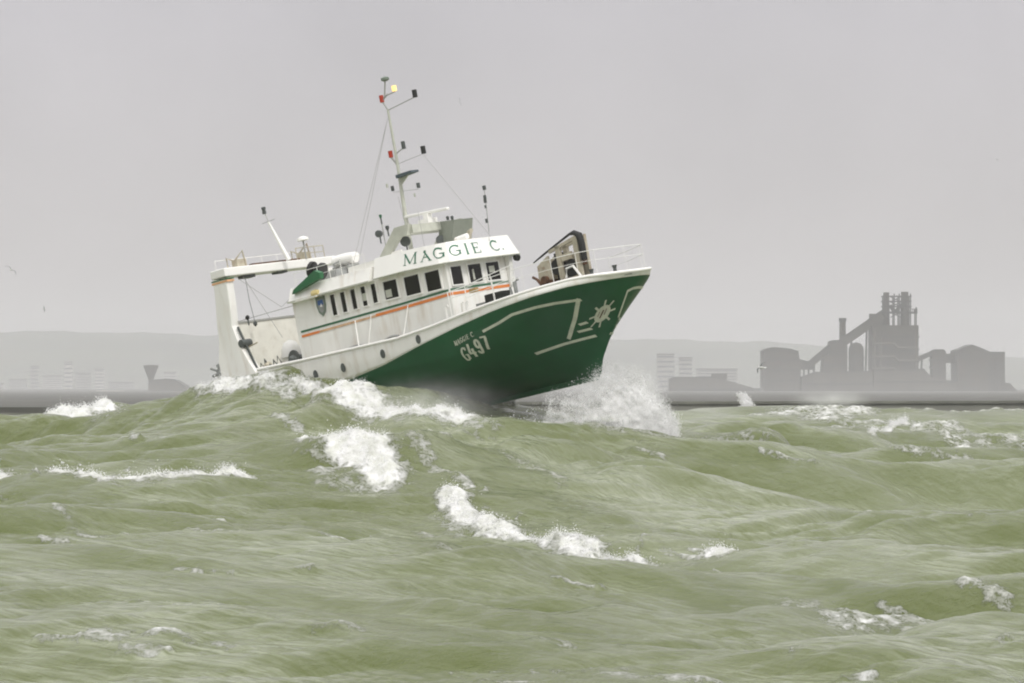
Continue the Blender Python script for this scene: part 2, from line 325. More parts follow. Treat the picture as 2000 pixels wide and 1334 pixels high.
FOAM_LINES = [
    ([(385, 768, 224), (400, 748, 223), (440, 739, 222), (500, 744, 220)], 0.55, 1.15, 1.2),
    ([(440, 745, 221), (520, 752, 219), (560, 768, 215)], 0.5, 0.8, 1.4),
    ([(500, 744, 220), (580, 750, 217), (650, 758, 214.5), (700, 772, 212), (800, 784, 208.5)], 0.35, 1.0, 1.1),
    ([(640, 762, 212), (700, 778, 210), (780, 788, 207.5), (860, 802, 205.8), (905, 820, 204.8)], 0.8, 1.15, 2.2),
    ([(1000, 815, 208), (1100, 822, 209), (1200, 832, 208), (1330, 834, 209)], 0.8, 0.95, 2.2),
    ([(905, 816, 206), (960, 840, 203)], 0.4, 0.6, 1.2),
    ([(10, 862, 237), (60, 838, 245), (140, 814, 248), (212, 818, 247)], 0.55, 1.5, 3.0),
    ([(70, 862, 240), (110, 845, 243), (170, 815, 247)], 0.8, 1.4, 4.0),
    ([(-120, 918, 181), (0, 926, 180), (100, 937, 178), (200, 942, 176)], 0.30, 1.3, 0.9),
    ([(200, 942, 176), (300, 937, 176), (400, 921, 178), (486, 906, 180)], 0.30, 1.25, 0.9),
    ([(605, 862, 190), (660, 855, 189.5), (700, 850, 189)], 0.5, 1.25, 1.6),
    ([(665, 862, 189), (720, 868, 187.5), (750, 900, 183)], 0.75, 1.5, 2.6),
    ([(690, 848, 190), (752, 838, 189)], 0.3, 0.95, 0.8),
    ([(630, 905, 184), (650, 930, 181), (740, 915, 181)], 0.75, 0.62, 1.8),
    ([(880, 960, 177), (905, 985, 174), (950, 1015, 170.5)], 0.55, 1.35, 2.2),
    ([(900, 1000, 172), (900, 1025, 168), (840, 1030, 167.5)], 0.75, 0.70, 2.0),
    ([(950, 1015, 170.5), (1050, 1046, 166.5), (1150, 1072, 163.6)], 0.5, 1.05, 1.9),
    ([(1150, 1072, 163.6), (1210, 1078, 162), (1280, 1086, 160)], 0.3, 0.95, 0.9),
    ([(1380, 1078, 160), (1430, 1082, 159)], 0.4, 1.05, 0.9),
    ([(1300, 1050, 164), (1350, 1060, 162)], 0.3, 0.72, 0.8),
    ([(280, 995, 165), (370, 994, 165), (430, 1003, 163)], 0.35, 0.78, 0.7),
    ([(790, 868, 189), (840, 890, 186), (950, 930, 180)], 0.3, 0.62, 1.2),
    ([(1580, 822, 300), (1620, 800, 315), (1680, 795, 318)], 1.2, 0.85, 9),
    ([(1700, 870, 258), (1740, 840, 272), (1770, 828, 276)], 0.22, 1.0, 0.9),
    ([(1800, 842, 272), (1860, 862, 262), (1920, 882, 252), (2050, 888, 250)], 0.9, 0.80, 5),
    ([(1900, 860, 266), (1960, 885, 252)], 1.2, 0.62, 8),
    ([(1590, 852, 262), (1660, 862, 258)], 0.9, 0.72, 4),
    ([(1380, 833, 217), (1480, 836, 220), (1560, 828, 235)], 0.4, 0.78, 1.6),
    ([(1340, 838, 212), (1500, 845, 215)], 0.3, 0.55, 1.2),
    ([(1640, 1235, 136), (1760, 1200, 140), (1850, 1215, 138)], 0.8, 0.72, 3.0),
    ([(1540, 1165, 145), (1660, 1178, 144)], 0.6, 0.62, 2.0),
    ([(1880, 1158, 147), (1960, 1164, 146)], 0.3, 0.82, 0.6),
    ([(1780, 1240, 136), (1860, 1232, 136)], 0.4, 0.85, 1.0),
    ([(300, 1238, 121), (350, 1242, 121)], 0.35, 0.85, 0.9),
    ([(350, 1255, 120), (450, 1257, 119.5), (560, 1260, 119)], 0.13, 0.6, 0.4),
    ([(180, 1246, 121), (240, 1243, 121)], 0.3, 0.66, 0.8),
    ([(850, 1285, 117), (1000, 1290, 117), (1180, 1294, 117)], 0.14, 0.55, 0.5),
    ([(1180, 1305, 116), (1280, 1312, 116), (1380, 1318, 115)], 0.4, 0.62, 1.0),
    ([(900, 1180, 134), (945, 1195, 132)], 0.22, 0.74, 0.8),
    ([(1500, 1290, 120), (1560, 1296, 119)], 0.4, 0.55, 1.0),
    ([(540, 795, 206), (580, 808, 204)], 0.3, 0.72, 0.8),
    ([(1480, 812, 312), (1560, 806, 316), (1600, 803, 320)], 0.8, 0.75, 4),
    ([(1760, 806, 322), (1830, 815, 322), (1900, 811, 322), (1990, 803, 320)], 0.8, 0.7, 4),
    ([(1620, 838, 275), (1700, 832, 276), (1790, 830, 276)], 0.8, 0.66, 5),
    ([(1830, 836, 275), (1900, 846, 268), (1980, 858, 264)], 0.9, 0.74, 5),
    ([(1120, 862, 205), (1220, 866, 206), (1300, 870, 208)], 0.3, 0.62, 1.0),
    ([(1700, 895, 236), (1850, 905, 234), (1990, 914, 232)], 0.3, 0.6, 0.8),
    ([(990, 905, 192), (1050, 925, 189), (1100, 940, 187)], 0.3, 0.6, 1.6),
    ([(820, 880, 188), (880, 905, 184), (930, 925, 181)], 0.3, 0.66, 1.4),
    ([(60, 1000, 158), (160, 1026, 153), (240, 1036, 152)], 0.3, 0.55, 0.7),
    ([(620, 1232, 122), (700, 1240, 122)], 0.3, 0.6, 0.8),
    ([(1040, 1150, 150), (1120, 1158, 149)], 0.25, 0.5, 0.8),
    ([(-20, 800, 420), (60, 806, 400)], 2.0, 0.7, 6),
]
for fl in FOAM_LINES:
    foam_line(*fl)
    if fl[2] > 0.9: foam_line(fl[0], fl[1] * 2.0, fl[2] * 0.46, fl[3] * 2.2)
_rs = np.random.default_rng(5)
for fl in FOAM_LINES[:]:                      # torn foam trailing behind each breaking crest
    if fl[2] < 0.95 or fl[0][0][2] > 260: continue
    P_ = [at(*p) for p in fl[0]]
    for a_, b_ in zip(P_[:-1], P_[1:]):
        for _ in range(max(2, int((b_ - a_).length * 0.9))):
            p0 = a_.lerp(b_, _rs.random()); ln_ = _rs.uniform(2.0, 7.5); d_ = Vector((_rs.normal(-0.05, 0.22), 1, 0)) * ln_; sg = 1 if _rs.random() < .7 else -0.45
            foam_line([p0, p0 + d_ * sg * .5 + Vector((_rs.normal(0, .25), 0, 0)), p0 + d_ * sg], _rs.uniform(.06, .16), _rs.uniform(.5, .78), .5)
for _ in range(120):                          # stray flecks
    px_, Y_ = _rs.uniform(-50, 2050), _rs.uniform(112, 300); p0 = Vector(((px_ - 1000) * Y_ / FPX, Y_, 0)); ln_ = _rs.uniform(.5, 2.4)
    foam_line([p0, p0 + Vector((ln_, _rs.normal(0, .5) - .3 * ln_, 0))], _rs.uniform(.07, .18), _rs.uniform(.5, .8), _rs.uniform(.2, .5))
BACK = np.zeros_like(GX); _keep = FOAM; FOAM = BACK  # wave backs to lighten in colour: painted sky sheen with streaks
foam_line([(820, 822, 205), (950, 872, 199), (1100, 920, 192), (1300, 985, 186)], 3.0, 0.42, 9)
foam_line([(1200, 960, 190), (1500, 1020, 186), (1800, 1000, 198), (2050, 985, 205)], 4.0, 0.34, 9)
foam_line([(1250, 1050, 168), (1450, 1070, 163), (1650, 1100, 156)], 3.0, 0.4, 5)
FOAM = _keep
# wind-drawn streaks and painted pale sheen on the wave backs, crest flecks
ux, uy = 0.42, -0.91
S1 = GX * ux + GY * uy; S2 = GX * uy - GY * ux
patch = vnoise(GX * 0.11, GY * 0.05, 8) * 0.6 + vnoise(S2 * 0.5, S1 * 0.08, 9) * 0.4
SL2 = np.gradient(DET, axis=0) / np.gradient(ax_y)[:, None]
STREAK = np.clip(0.10 + (patch - 0.25) * 2.0, 0.06, 1) * (1 - 0.8 * smooth(0.14, 0.50, SLOPE)) * (1 - 0.7 * smooth(0.05, 0.35, SL2)) * near  # streak colour thinned on steep faces to make them read darker
STREAK = np.maximum(STREAK, np.clip(BACK, 0, 1) * (0.75 + 0.25 * patch) * (1 - 0.5 * smooth(0.05, 0.35, SL2)))
crest = np.clip((DET - 0.55) * 1.8, 0, 1) * smooth(0.45, 0.8, FN + 0.15) * near
FOAM = np.maximum(FOAM, 0.55 * crest)
GZ += np.clip(FOAM - 0.35, 0, 1) * (FN - 0.36) * 1.2 * near       # tumbling foam stands up in lumps
ny, nx = GX.shape
co = np.stack([GX + DX, GY + DY, GZ], -1).reshape(-1, 3).astype(np.float32)
idx = np.arange(nx * ny).reshape(ny, nx)
q = np.stack([idx[:-1, :-1], idx[:-1, 1:], idx[1:, 1:], idx[1:, :-1]], -1).reshape(-1, 4).astype(np.int32)
me = bpy.data.meshes.new('sea'); me.vertices.add(len(co)); me.vertices.foreach_set('co', co.ravel())
me.loops.add(q.size); me.loops.foreach_set('vertex_index', q.ravel())
me.polygons.add(len(q)); me.polygons.foreach_set('loop_start', np.arange(0, q.size, 4, dtype=np.int32))
me.polygons.foreach_set('use_smooth', np.ones(len(q), bool)); me.update(calc_edges=True)
for nm, arr in (('foam', FOAM), ('streak', STREAK), ('back', np.clip(BACK, 0, 1))):
    at_ = me.attributes.new(nm, 'FLOAT', 'POINT'); at_.data.foreach_set('value', arr.ravel().astype(np.float32))
sea = bpy.data.objects.new('sea', me); scene.collection.objects.link(sea); structure(sea)
sea['label'] = 'heaving olive green storm sea streaked with white foam'

def sea_material():
    m = bpy.data.materials.new('storm_sea_water'); m.use_nodes = True; n = m.node_tree; p = n.nodes['Principled BSDF']; k = n.links.new
    N = n.nodes.new
    geo = N('ShaderNodeNewGeometry')
    fo = N('ShaderNodeAttribute'); fo.attribute_name = 'foam'; st = N('ShaderNodeAttribute'); st.attribute_name = 'streak'
    mp = N('ShaderNodeMapping'); mp.inputs['Rotation'].default_value = (0, 0, R(24)); mp.inputs['Scale'].default_value = (1, 0.75, 1)
    k(geo.outputs['Position'], mp.inputs[0])
    n1 = N('ShaderNodeTexNoise'); n1.inputs['Scale'].default_value = 1.5; n1.inputs['Detail'].default_value = 8; n1.inputs['Roughness'].default_value = 0.72
    n2 = N('ShaderNodeTexVoronoi'); n2.feature = 'DISTANCE_TO_EDGE'; n2.inputs['Scale'].default_value = 4.6
    nw = N('ShaderNodeTexNoise'); nw.inputs['Scale'].default_value = 2.0; nw.inputs['Detail'].default_value = 3
    wmix = N('ShaderNodeMixRGB'); wmix.inputs[0].default_value = 0.5; k(mp.outputs[0], wmix.inputs[1]); k(nw.outputs['Color'], wmix.inputs[2])
    k(mp.outputs[0], nw.inputs['Vector']); k(mp.outputs[0], n1.inputs['Vector']); k(wmix.outputs[0], n2.inputs['Vector'])
    lace = N('ShaderNodeMapRange'); lace.inputs['From Max'].default_value = 0.26; lace.inputs['To Min'].default_value = 0.10; lace.inputs['To Max'].default_value = -0.14
    k(n2.outputs['Distance'], lace.inputs['Value'])
    def math_(op, a, b):
        x = N('ShaderNodeMath'); x.operation = op
        for i, v in enumerate((a, b)):
            if isinstance(v, (int, float)): x.inputs[i].default_value = v
            else: k(v, x.inputs[i])
        return x.outputs[0]
    nn = math_('MULTIPLY', math_('SUBTRACT', n1.outputs['Fac'], 0.5), 2.3)
    a = math_('ADD', math_('ADD', fo.outputs['Fac'], nn), lace.outputs[0])
    fm = N('ShaderNodeMapRange'); fm.interpolation_type = 'SMOOTHSTEP'; fm.inputs['From Min'].default_value = 0.46; fm.inputs['From Max'].default_value = 1.12
    k(a, fm.inputs['Value'])
    gate = N('ShaderNodeMapRange'); gate.inputs['From Min'].default_value = 0.10; gate.inputs['From Max'].default_value = 0.45; k(fo.outputs['Fac'], gate.inputs['Value'])
    foam = math_('MULTIPLY', fm.outputs[0], gate.outputs[0])
    stn = N('ShaderNodeTexNoise'); stn.inputs['Scale'].default_value = 2.2; stn.inputs['Detail'].default_value = 6
    mp2 = N('ShaderNodeMapping'); mp2.inputs['Rotation'].default_value = (0, 0, R(65)); mp2.inputs['Scale'].default_value = (0.12, 1, 1)
    mp2.vector_type = 'TEXTURE'; mp2.inputs['Rotation'].default_value = (0, 0, R(-28)); mp2.inputs['Scale'].default_value = (9, 0.6, 1)
    k(geo.outputs['Position'], mp2.inputs[0]); k(mp2.outputs[0], stn.inputs['Vector'])
    st2 = N('ShaderNodeTexNoise'); st2.inputs['Scale'].default_value = 5.0; st2.inputs['Detail'].default_value = 5; k(mp2.outputs[0], st2.inputs['Vector'])
    bka = N('ShaderNodeAttribute'); bka.attribute_name = 'back'; bkf = bka.outputs['Fac']
    smx = math_('ADD', math_('MULTIPLY', stn.outputs['Fac'], 0.55), math_('MULTIPLY', st2.outputs['Fac'], 0.45))
    bk = N('ShaderNodeAttribute'); bk.attribute_name = 'back'
    mp4 = N('ShaderNodeMapping'); mp4.vector_type = 'TEXTURE'; mp4.inputs['Rotation'].default_value = (0, 0, R(-52)); mp4.inputs['Scale'].default_value = (20, 0.36, 1); k(geo.outputs['Position'], mp4.inputs[0])
    st4 = N('ShaderNodeTexNoise'); st4.inputs['Scale'].default_value = 2.6; st4.inputs['Detail'].default_value = 7; k(mp4.outputs[0], st4.inputs['Vector'])
    sm4 = N('ShaderNodeMixRGB'); k(bk.outputs['Fac'], sm4.inputs[0]); k(smx, sm4.inputs[1]); k(st4.outputs['Fac'], sm4.inputs[2]); smx = sm4.outputs[0]
    sr = N('ShaderNodeMapRange'); sr.inputs['From Min'].default_value = 0.40; sr.inputs['From Max'].default_value = 0.66; k(smx, sr.inputs['Value'])
    sfac = math_('ADD', math_('MULTIPLY', math_('MULTIPLY', sr.outputs[0], st.outputs['Fac']), 0.55), math_('ADD', math_('MULTIPLY', st.outputs['Fac'], 0.08), math_('MULTIPLY', bkf, 0.24)))  # the back term paints a flat pale sheen, like reflected sky
    # water body: silty olive, a little greener or browner from place to place
    big = N('ShaderNodeTexNoise'); big.inputs['Scale'].default_value = 0.12; big.inputs['Detail'].default_value = 4; k(geo.outputs['Position'], big.inputs['Vector'])
    wc = N('ShaderNodeMixRGB'); wc.inputs[1].default_value = (0.088, 0.113, 0.020, 1); wc.inputs[2].default_value = (0.107, 0.128, 0.032, 1); k(big.outputs['Fac'], wc.inputs[0])
    m1 = N('ShaderNodeMixRGB'); m1.inputs[2].default_value = (0.53, 0.56, 0.44, 1); k(sfac, m1.inputs[0]); k(wc.outputs[0], m1.inputs[1])
    m2 = N('ShaderNodeMixRGB'); fc = N('ShaderNodeMixRGB'); fc.inputs[1].default_value = (0.70, 0.71, 0.64, 1); fc.inputs[2].default_value = (0.86, 0.86, 0.84, 1); k(foam, m2.inputs[0])
    fcm = N('ShaderNodeMapRange'); fcm.inputs['From Min'].default_value = 0.36; fcm.inputs['From Max'].default_value = 0.60; k(nw.outputs['Fac'], fcm.inputs['Value']); k(fcm.outputs[0], fc.inputs[0]); k(fc.outputs[0], m2.inputs[2]); k(m1.outputs[0], m2.inputs[1])
    k(m2.outputs[0], p.inputs['Base Color'])
    ro = N('ShaderNodeMapRange'); ro.inputs['To Min'].default_value = 0.10; ro.inputs['To Max'].default_value = 0.9; k(foam, ro.inputs['Value']); k(ro.outputs[0], p.inputs['Roughness'])
    p.inputs['IOR'].default_value = 1.333
    # ripples drawn out across the wind
    mp3 = N('ShaderNodeMapping'); mp3.vector_type = 'TEXTURE'; mp3.inputs['Rotation'].default_value = (0, 0, R(24)); mp3.inputs['Scale'].default_value = (1.0, 0.42, 1)
    k(geo.outputs['Position'], mp3.inputs[0])
    r1 = N('ShaderNodeTexNoise'); r1.inputs['Scale'].default_value = 1.3; r1.inputs['Detail'].default_value = 9; r1.inputs['Roughness'].default_value = 0.62; k(mp3.outputs[0], r1.inputs['Vector'])
    fb = math_('ADD', math_('MULTIPLY', r1.outputs['Fac'], 0.24), math_('MULTIPLY', foam, 0.05))
    fb = math_('ADD', fb, math_('MULTIPLY', math_('MULTIPLY', foam, n1.outputs['Fac']), 0.4))
    r2 = N('ShaderNodeTexNoise'); r2.inputs['Scale'].default_value = 4.5; r2.inputs['Detail'].default_value = 5; r2.inputs['Roughness'].default_value = 0.6; k(mp3.outputs[0], r2.inputs['Vector'])
    fb = math_('ADD', fb, math_('MULTIPLY', r2.outputs['Fac'], 0.10))
    bu = N('ShaderNodeBump'); bu.inputs['Strength'].default_value = 0.75; bu.inputs['Distance'].default_value = 1.0; k(fb, bu.inputs['Height'])
    k(bu.outputs[0], p.inputs['Normal'])
    return m
me.materials.append(sea_material())

def sea_z(x, y):
    i = min(max(np.searchsorted(ax_y, y), 1), ny - 1); j = min(max(np.searchsorted(ax_x, x), 1), nx - 1)
    return float(GZ[i, j])

# ------------------------------------------------------------------ flying water: loose drops, uncountable
spray_mat = bpy.data.materials.new('white_spray_drops'); spray_mat.use_nodes = True
_n = spray_mat.node_tree; _n.nodes.clear(); _o = _n.nodes.new('ShaderNodeOutputMaterial'); _mx = _n.nodes.new('ShaderNodeMixShader'); _d = _n.nodes.new('ShaderNodeBsdfDiffuse'); _t = _n.nodes.new('ShaderNodeBsdfTranslucent')
_d.inputs[0].default_value = _t.inputs[0].default_value = (0.985, 0.985, 0.98, 1); _mx.inputs[0].default_value = 0.15
_n.links.new(_d.outputs[0], _mx.inputs[1]); _n.links.new(_t.outputs[0], _mx.inputs[2]); _n.links.new(_mx.outputs[0], _o.inputs[0])
def drops(name, P, size, label):
    n = len(P); sz = (size * rng.lognormal(0, 0.45, n))[:, None, None]
    T = np.array([(1, 1, 1), (-1, -1, 1), (-1, 1, -1), (1, -1, -1)], float) / 1.7
    Q = rng.normal(size=(n, 3, 3)); Q, _ = np.linalg.qr(Q)
    V = (T[None] @ Q) * sz + P[:, None, :]
    F = (np.array([(0, 1, 2), (0, 3, 1), (0, 2, 3), (1, 3, 2)])[None] + 4 * np.arange(n)[:, None, None]).reshape(-1, 3)
    m = bpy.data.meshes.new(name); m.vertices.add(4 * n); m.vertices.foreach_set('co', V.astype(np.float32).ravel())
    m.loops.add(F.size); m.loops.foreach_set('vertex_index', F.astype(np.int32).ravel())
    m.polygons.add(len(F)); m.polygons.foreach_set('loop_start', np.arange(0, F.size, 3, dtype=np.int32)); m.update(calc_edges=True)
    m.materials.append(spray_mat); o = bpy.data.objects.new(name, m); scene.collection.objects.link(o)
    o['kind'] = 'stuff'; o['label'] = label; o['category'] = 'spray'; return o
def curve(pts, s):
    pts = np.array(pts, float); t = np.clip(s, 0, 1) * (len(pts) - 1); i = np.minimum(t.astype(int), len(pts) - 2); f = (t - i)[:, None]
    return pts[i] * (1 - f) + pts[i + 1] * f

# plume thrown aside by the stem
n = 130000
s = rng.beta(1.7, 1.05, n); h = rng.random(n) ** 0.85
base = curve([(x, y, sea_z(x, y) - .15) for x, y in ((0.6, 207.4), (2.6, 207.4), (4.6, 207.6), (6.2, 208.0), (7.5, 208.6))], s)
ridge = curve([(0.9, 207.6, 4.9), (2.9, 208.2, 5.5), (4.5, 209.6, 6.6), (5.9, 210.2, 6.35), (7.4, 209.6, 3.9)], s)
P = base * (1 - h[:, None]) + ridge * h[:, None] + rng.normal(size=(n, 3)) * np.array([0.10, 0.75, 0.10]) * (0.6 + h[:, None])
lump = vnoise(P[:, 0] * 1.7 + 40, P[:, 2] * 1.9 + P[:, 1] * 0.5, 21) * 0.6 + vnoise(P[:, 0] * 4 + 9, P[:, 2] * 4.4, 22) * 0.4
P = P[(lump + 0.55 * s - 0.30 * h) > rng.random(n) * 0.75 + 0.12]
drops('bow_spray', P, 0.0115, 'white plume of spray thrown up beside the trawler bow')
# white sheet added inside the plume to brighten it, torn into lace
def brightening_sheet():
    nu, nv = 90, 60; V = []; D = []
    for i in range(nu):
        for j in range(nv):
            s_, h_ = np.array([0.10 + 0.90 * i / (nu - 1)]), 0.92 * j / (nv - 1)
            b0 = curve([(x, y, sea_z(x, y) - .15) for x, y in ((0.6, 207.4), (2.6, 207.4), (4.6, 207.6), (6.2, 208.0), (7.5, 208.6))], s_)[0]
            r0 = curve([(0.9, 207.6, 4.9), (2.9, 208.2, 5.5), (4.5, 209.6, 6.6), (5.9, 210.2, 6.35), (7.4, 209.6, 3.9)], s_)[0]
            p = b0 * (1 - h_) + r0 * h_; n1 = float(vnoise(np.array([p[0] * 1.6 + 7]), np.array([p[2] * 1.8]), 31)[0]); n2 = float(vnoise(np.array([p[0] * 4.5]), np.array([p[2] * 4.5 + 3]), 32)[0])
            p[1] += -0.55 * math.sin(math.pi * min(1, h_ * 1.05)) + 0.7 * (n1 - .5) + 0.3 * (n2 - .5); p[0] += 0.15 * (n2 - .5); V.append(tuple(p))
            D.append((0.18 + 0.95 * s_[0] ** 1.3) * min(1, (1 - h_) * 2.6) * min(1, (1.0 - s_[0]) * 10 + .2 + .5 * n2) * (0.75 + 0.5 * n1))
    F = [(i * nv + j, (i + 1) * nv + j, (i + 1) * nv + j + 1, i * nv + j + 1) for i in range(nu - 1) for j in range(nv - 1)]
    m_ = bpy.data.meshes.new('bow_sheet'); m_.from_pydata(V, [], F); m_.polygons.foreach_set('use_smooth', [True] * len(F))
    a_ = m_.attributes.new('dens', 'FLOAT', 'POINT'); a_.data.foreach_set('value', np.array(D, np.float32))
    mt = bpy.data.materials.new('torn_white_sheet'); mt.use_nodes = True; n_ = mt.node_tree; n_.nodes.clear(); N = n_.nodes.new; k = n_.links.new
    out = N('ShaderNodeOutputMaterial'); mx = N('ShaderNodeMixShader'); tr = N('ShaderNodeBsdfTransparent'); df = N('ShaderNodeBsdfDiffuse'); df.inputs[0].default_value = (0.93, 0.93, 0.92, 1)
    at_n = N('ShaderNodeAttribute'); at_n.attribute_name = 'dens'; g = N('ShaderNodeNewGeometry'); ns = N('ShaderNodeTexNoise'); ns.inputs['Scale'].default_value = 1.7; ns.inputs['Detail'].default_value = 7; ns.inputs['Roughness'].default_value = 0.6; k(g.outputs['Position'], ns.inputs['Vector'])
    ad = N('ShaderNodeMath'); ad.operation = 'ADD'; k(at_n.outputs['Fac'], ad.inputs[0]); k(ns.outputs['Fac'], ad.inputs[1])
    mr = N('ShaderNodeMapRange'); mr.inputs['From Min'].default_value = 0.62; mr.inputs['From Max'].default_value = 1.40; mr.inputs['To Max'].default_value = 0.95; k(ad.outputs[0], mr.inputs['Value'])
    bu = N('ShaderNodeBump'); bu.inputs['Strength'].default_value = 0.3; bu.inputs['Distance'].default_value = 0.3; k(ns.outputs['Fac'], bu.inputs['Height']); k(bu.outputs[0], df.inputs['Normal'])
    k(mr.outputs[0], mx.inputs[0]); k(tr.outputs[0], mx.inputs[1]); k(df.outputs[0], mx.inputs[2]); k(mx.outputs[0], out.inputs[0])
    m_.materials.append(mt); o = bpy.data.objects.new('bow_sheet', m_); scene.collection.objects.link(o)
    o['kind'] = 'stuff'; o['label'] = 'torn white sheet added to brighten the bow spray'; o['category'] = 'spray'
brightening_sheet()
# mist: finely divided water hanging in the air
def mist(name, c_, half, dens, label, rot=0.0, nscale=1.6, pw=1.4):
    o = MB().lathe([(math.sin(R(a)), -math.cos(R(a))) for a in range(0, 181, 12)], n=24).build(name, M['white'], smooth=True)
    o.location = c_; o.scale = half; o.rotation_euler = (0, 0, rot)
    m = bpy.data.materials.new(name); m.use_nodes = True; n_ = m.node_tree; n_.nodes.clear(); N = n_.nodes.new; k = n_.links.new
    out = N('ShaderNodeOutputMaterial'); pv = N('ShaderNodeVolumePrincipled'); k(pv.outputs[0], out.inputs['Volume']); pv.inputs['Color'].default_value = (0.98, 0.98, 0.97, 1)
    tc_ = N('ShaderNodeTexCoord'); ln = N('ShaderNodeVectorMath'); ln.operation = 'LENGTH'; k(tc_.outputs['Object'], ln.inputs[0])
    mr = N('ShaderNodeMapRange'); mr.inputs['From Min'].default_value = 1; mr.inputs['From Max'].default_value = 0.15; k(ln.outputs['Value'], mr.inputs['Value'])
    p_ = N('ShaderNodeMath'); p_.operation = 'POWER'; p_.inputs[1].default_value = pw; k(mr.outputs[0], p_.inputs[0])
    g = N('ShaderNodeNewGeometry'); ns = N('ShaderNodeTexNoise'); ns.inputs['Scale'].default_value = nscale; ns.inputs['Detail'].default_value = 4; k(g.outputs['Position'], ns.inputs['Vector'])
    nr = N('ShaderNodeMapRange'); nr.inputs['From Min'].default_value = 0.35; nr.inputs['From Max'].default_value = 0.65; nr.inputs['To Min'].default_value = 0.25; k(ns.outputs['Fac'], nr.inputs['Value'])
    m1 = N('ShaderNodeMath'); m1.operation = 'MULTIPLY'; k(p_.outputs[0], m1.inputs[0]); k(nr.outputs[0], m1.inputs[1])
    m2 = N('ShaderNodeMath'); m2.operation = 'MULTIPLY'; k(m1.outputs[0], m2.inputs[0]); m2.inputs[1].default_value = dens; k(m2.outputs[0], pv.inputs['Density'])
    o.data.materials.clear(); o.data.materials.append(m)
    o['kind'] = 'stuff'; o['label'] = label; o['category'] = 'mist'; return o
mist('hull_mist', (-3.6, 206.6, 4.5), (5.6, 2.4, 2.0), 0.34, 'thin grey mist blowing along the wet hull bottom above the waves', R(-30), pw=2.4)
bank = MB().lathe([(0.01, -6), (.6, -5), (.95, -1), (1.0, 0), (.85, 4), (.6, 12), (.35, 22), (.15, 34), (0.01, 44)], n=40).build('spindrift_bank', M['white'], smooth=True)
bank.location = (0, 2600, 0); bank.scale = (2600, 1640, 1)
bm_ = bpy.data.materials.new('spindrift_bank'); bm_.use_nodes = True; bn = bm_.node_tree; bn.nodes.clear(); bo = bn.nodes.new('ShaderNodeOutputMaterial'); bv = bn.nodes.new('ShaderNodeVolumePrincipled'); bn.links.new(bv.outputs[0], bo.inputs['Volume'])
bv.inputs['Color'].default_value = (0.96, 0.96, 0.95, 1); bv.inputs['Density'].default_value = 0.00010
bank.data.materials.clear(); bank.data.materials.append(bm_); bank['kind'] = 'stuff'; bank['label'] = 'low bank of blown spray lying over the shore in front of the steelworks'; bank['category'] = 'mist'
mist('bow_mist', (5.0, 208.6, 4.6), (3.0, 1.6, 2.6), 0.14, 'soft white mist round the spray plume at the stem', R(6))
# plumes from waves striking the far breakwater
def plume(pts0, pts1, n, jit, size, label):
    s = rng.random(n); h = rng.random(n) ** 1.3
    P = curve(pts0, s) * (1 - h[:, None]) + curve(pts1, s) * h[:, None] + rng.normal(size=(n, 3)) * jit
    return drops('sea_spray', P, size, label)
plume([tuple(at(1452, 803, 330)), tuple(at(1478, 804, 330))], [tuple(at(1442, 768, 332)), tuple(at(1458, 772, 332))], 2600, 0.10, 0.035, 'small white spray burst in front of the dark breakwater')
mist('spray_veil', at(1625, 782, 345), (3.6, 2, 0.9), 0.5, 'faint slanting veil of spray above the far right crest', 0, 0.8)
# spindrift torn off breaking crests
SP = []
for pts, r, I, ry in FOAM_LINES:
    if I < 0.9 or pts[0][2] > 260: continue
    PW = np.array([at(*p) for p in pts]); ln = np.linalg.norm(np.diff(PW, axis=0), axis=1).sum(); k = int(330 * ln * I)
    q_ = curve(PW, rng.random(k)); q_[:, 0] += rng.normal(0, 0.5 * r, k); q_[:, 1] += rng.normal(0, 0.35 * ry, k)
    q_[:, 2] = [sea_z(a, b_) for a, b_ in q_[:, :2]]; q_[:, 2] += rng.exponential(0.07, k)
    SP.append(q_)
drops('crest_spindrift', np.concatenate(SP), 0.0145, 'white drops of spindrift torn off the breaking wave crests')

# ------------------------------------------------------------------ far shore: land, hills, breakwaters
mb = MB(); mb.bx(-8200, 8200, 960, 15000, -6, 1.2); structure(mb.build('shore_land', M['land']))
def hills():
    ridge_px = [-900, -200, 0, 200, 420, 700, 1000, 1240, 1480, 1615, 1800, 2000, 2300, 3000]
    ridge_py = [640, 647, 648, 649, 655, 659, 661, 663, 668, 676, 690, 700, 712, 722]
    xs_ = np.linspace(-2000, 3800, 230); rows = []
    for j, (Y, k) in enumerate([(9400, 0.0), (10000, .22), (10600, .5), (11200, .75), (11800, .93), (12200, 1.0), (12800, .9), (13800, .6)]):
        row = []
        for i, px in enumerate(xs_):
            top = CAMH + (HOR - np.interp(px, ridge_px, ridge_py)) * 12200 / FPX
            nz = 1.3 * math.sin(px * 0.031 + j) + 0.9 * math.sin(px * 0.083 + 2 * j) + 0.6 * random.random()
            row.append(((px - 1000) * 12200 / FPX, Y, 0.5 + (top + nz * 1.6) * k))
        rows.append(row)
    return structure(MB().grid(rows).build('hills', M['hill'], smooth=True))
hills()
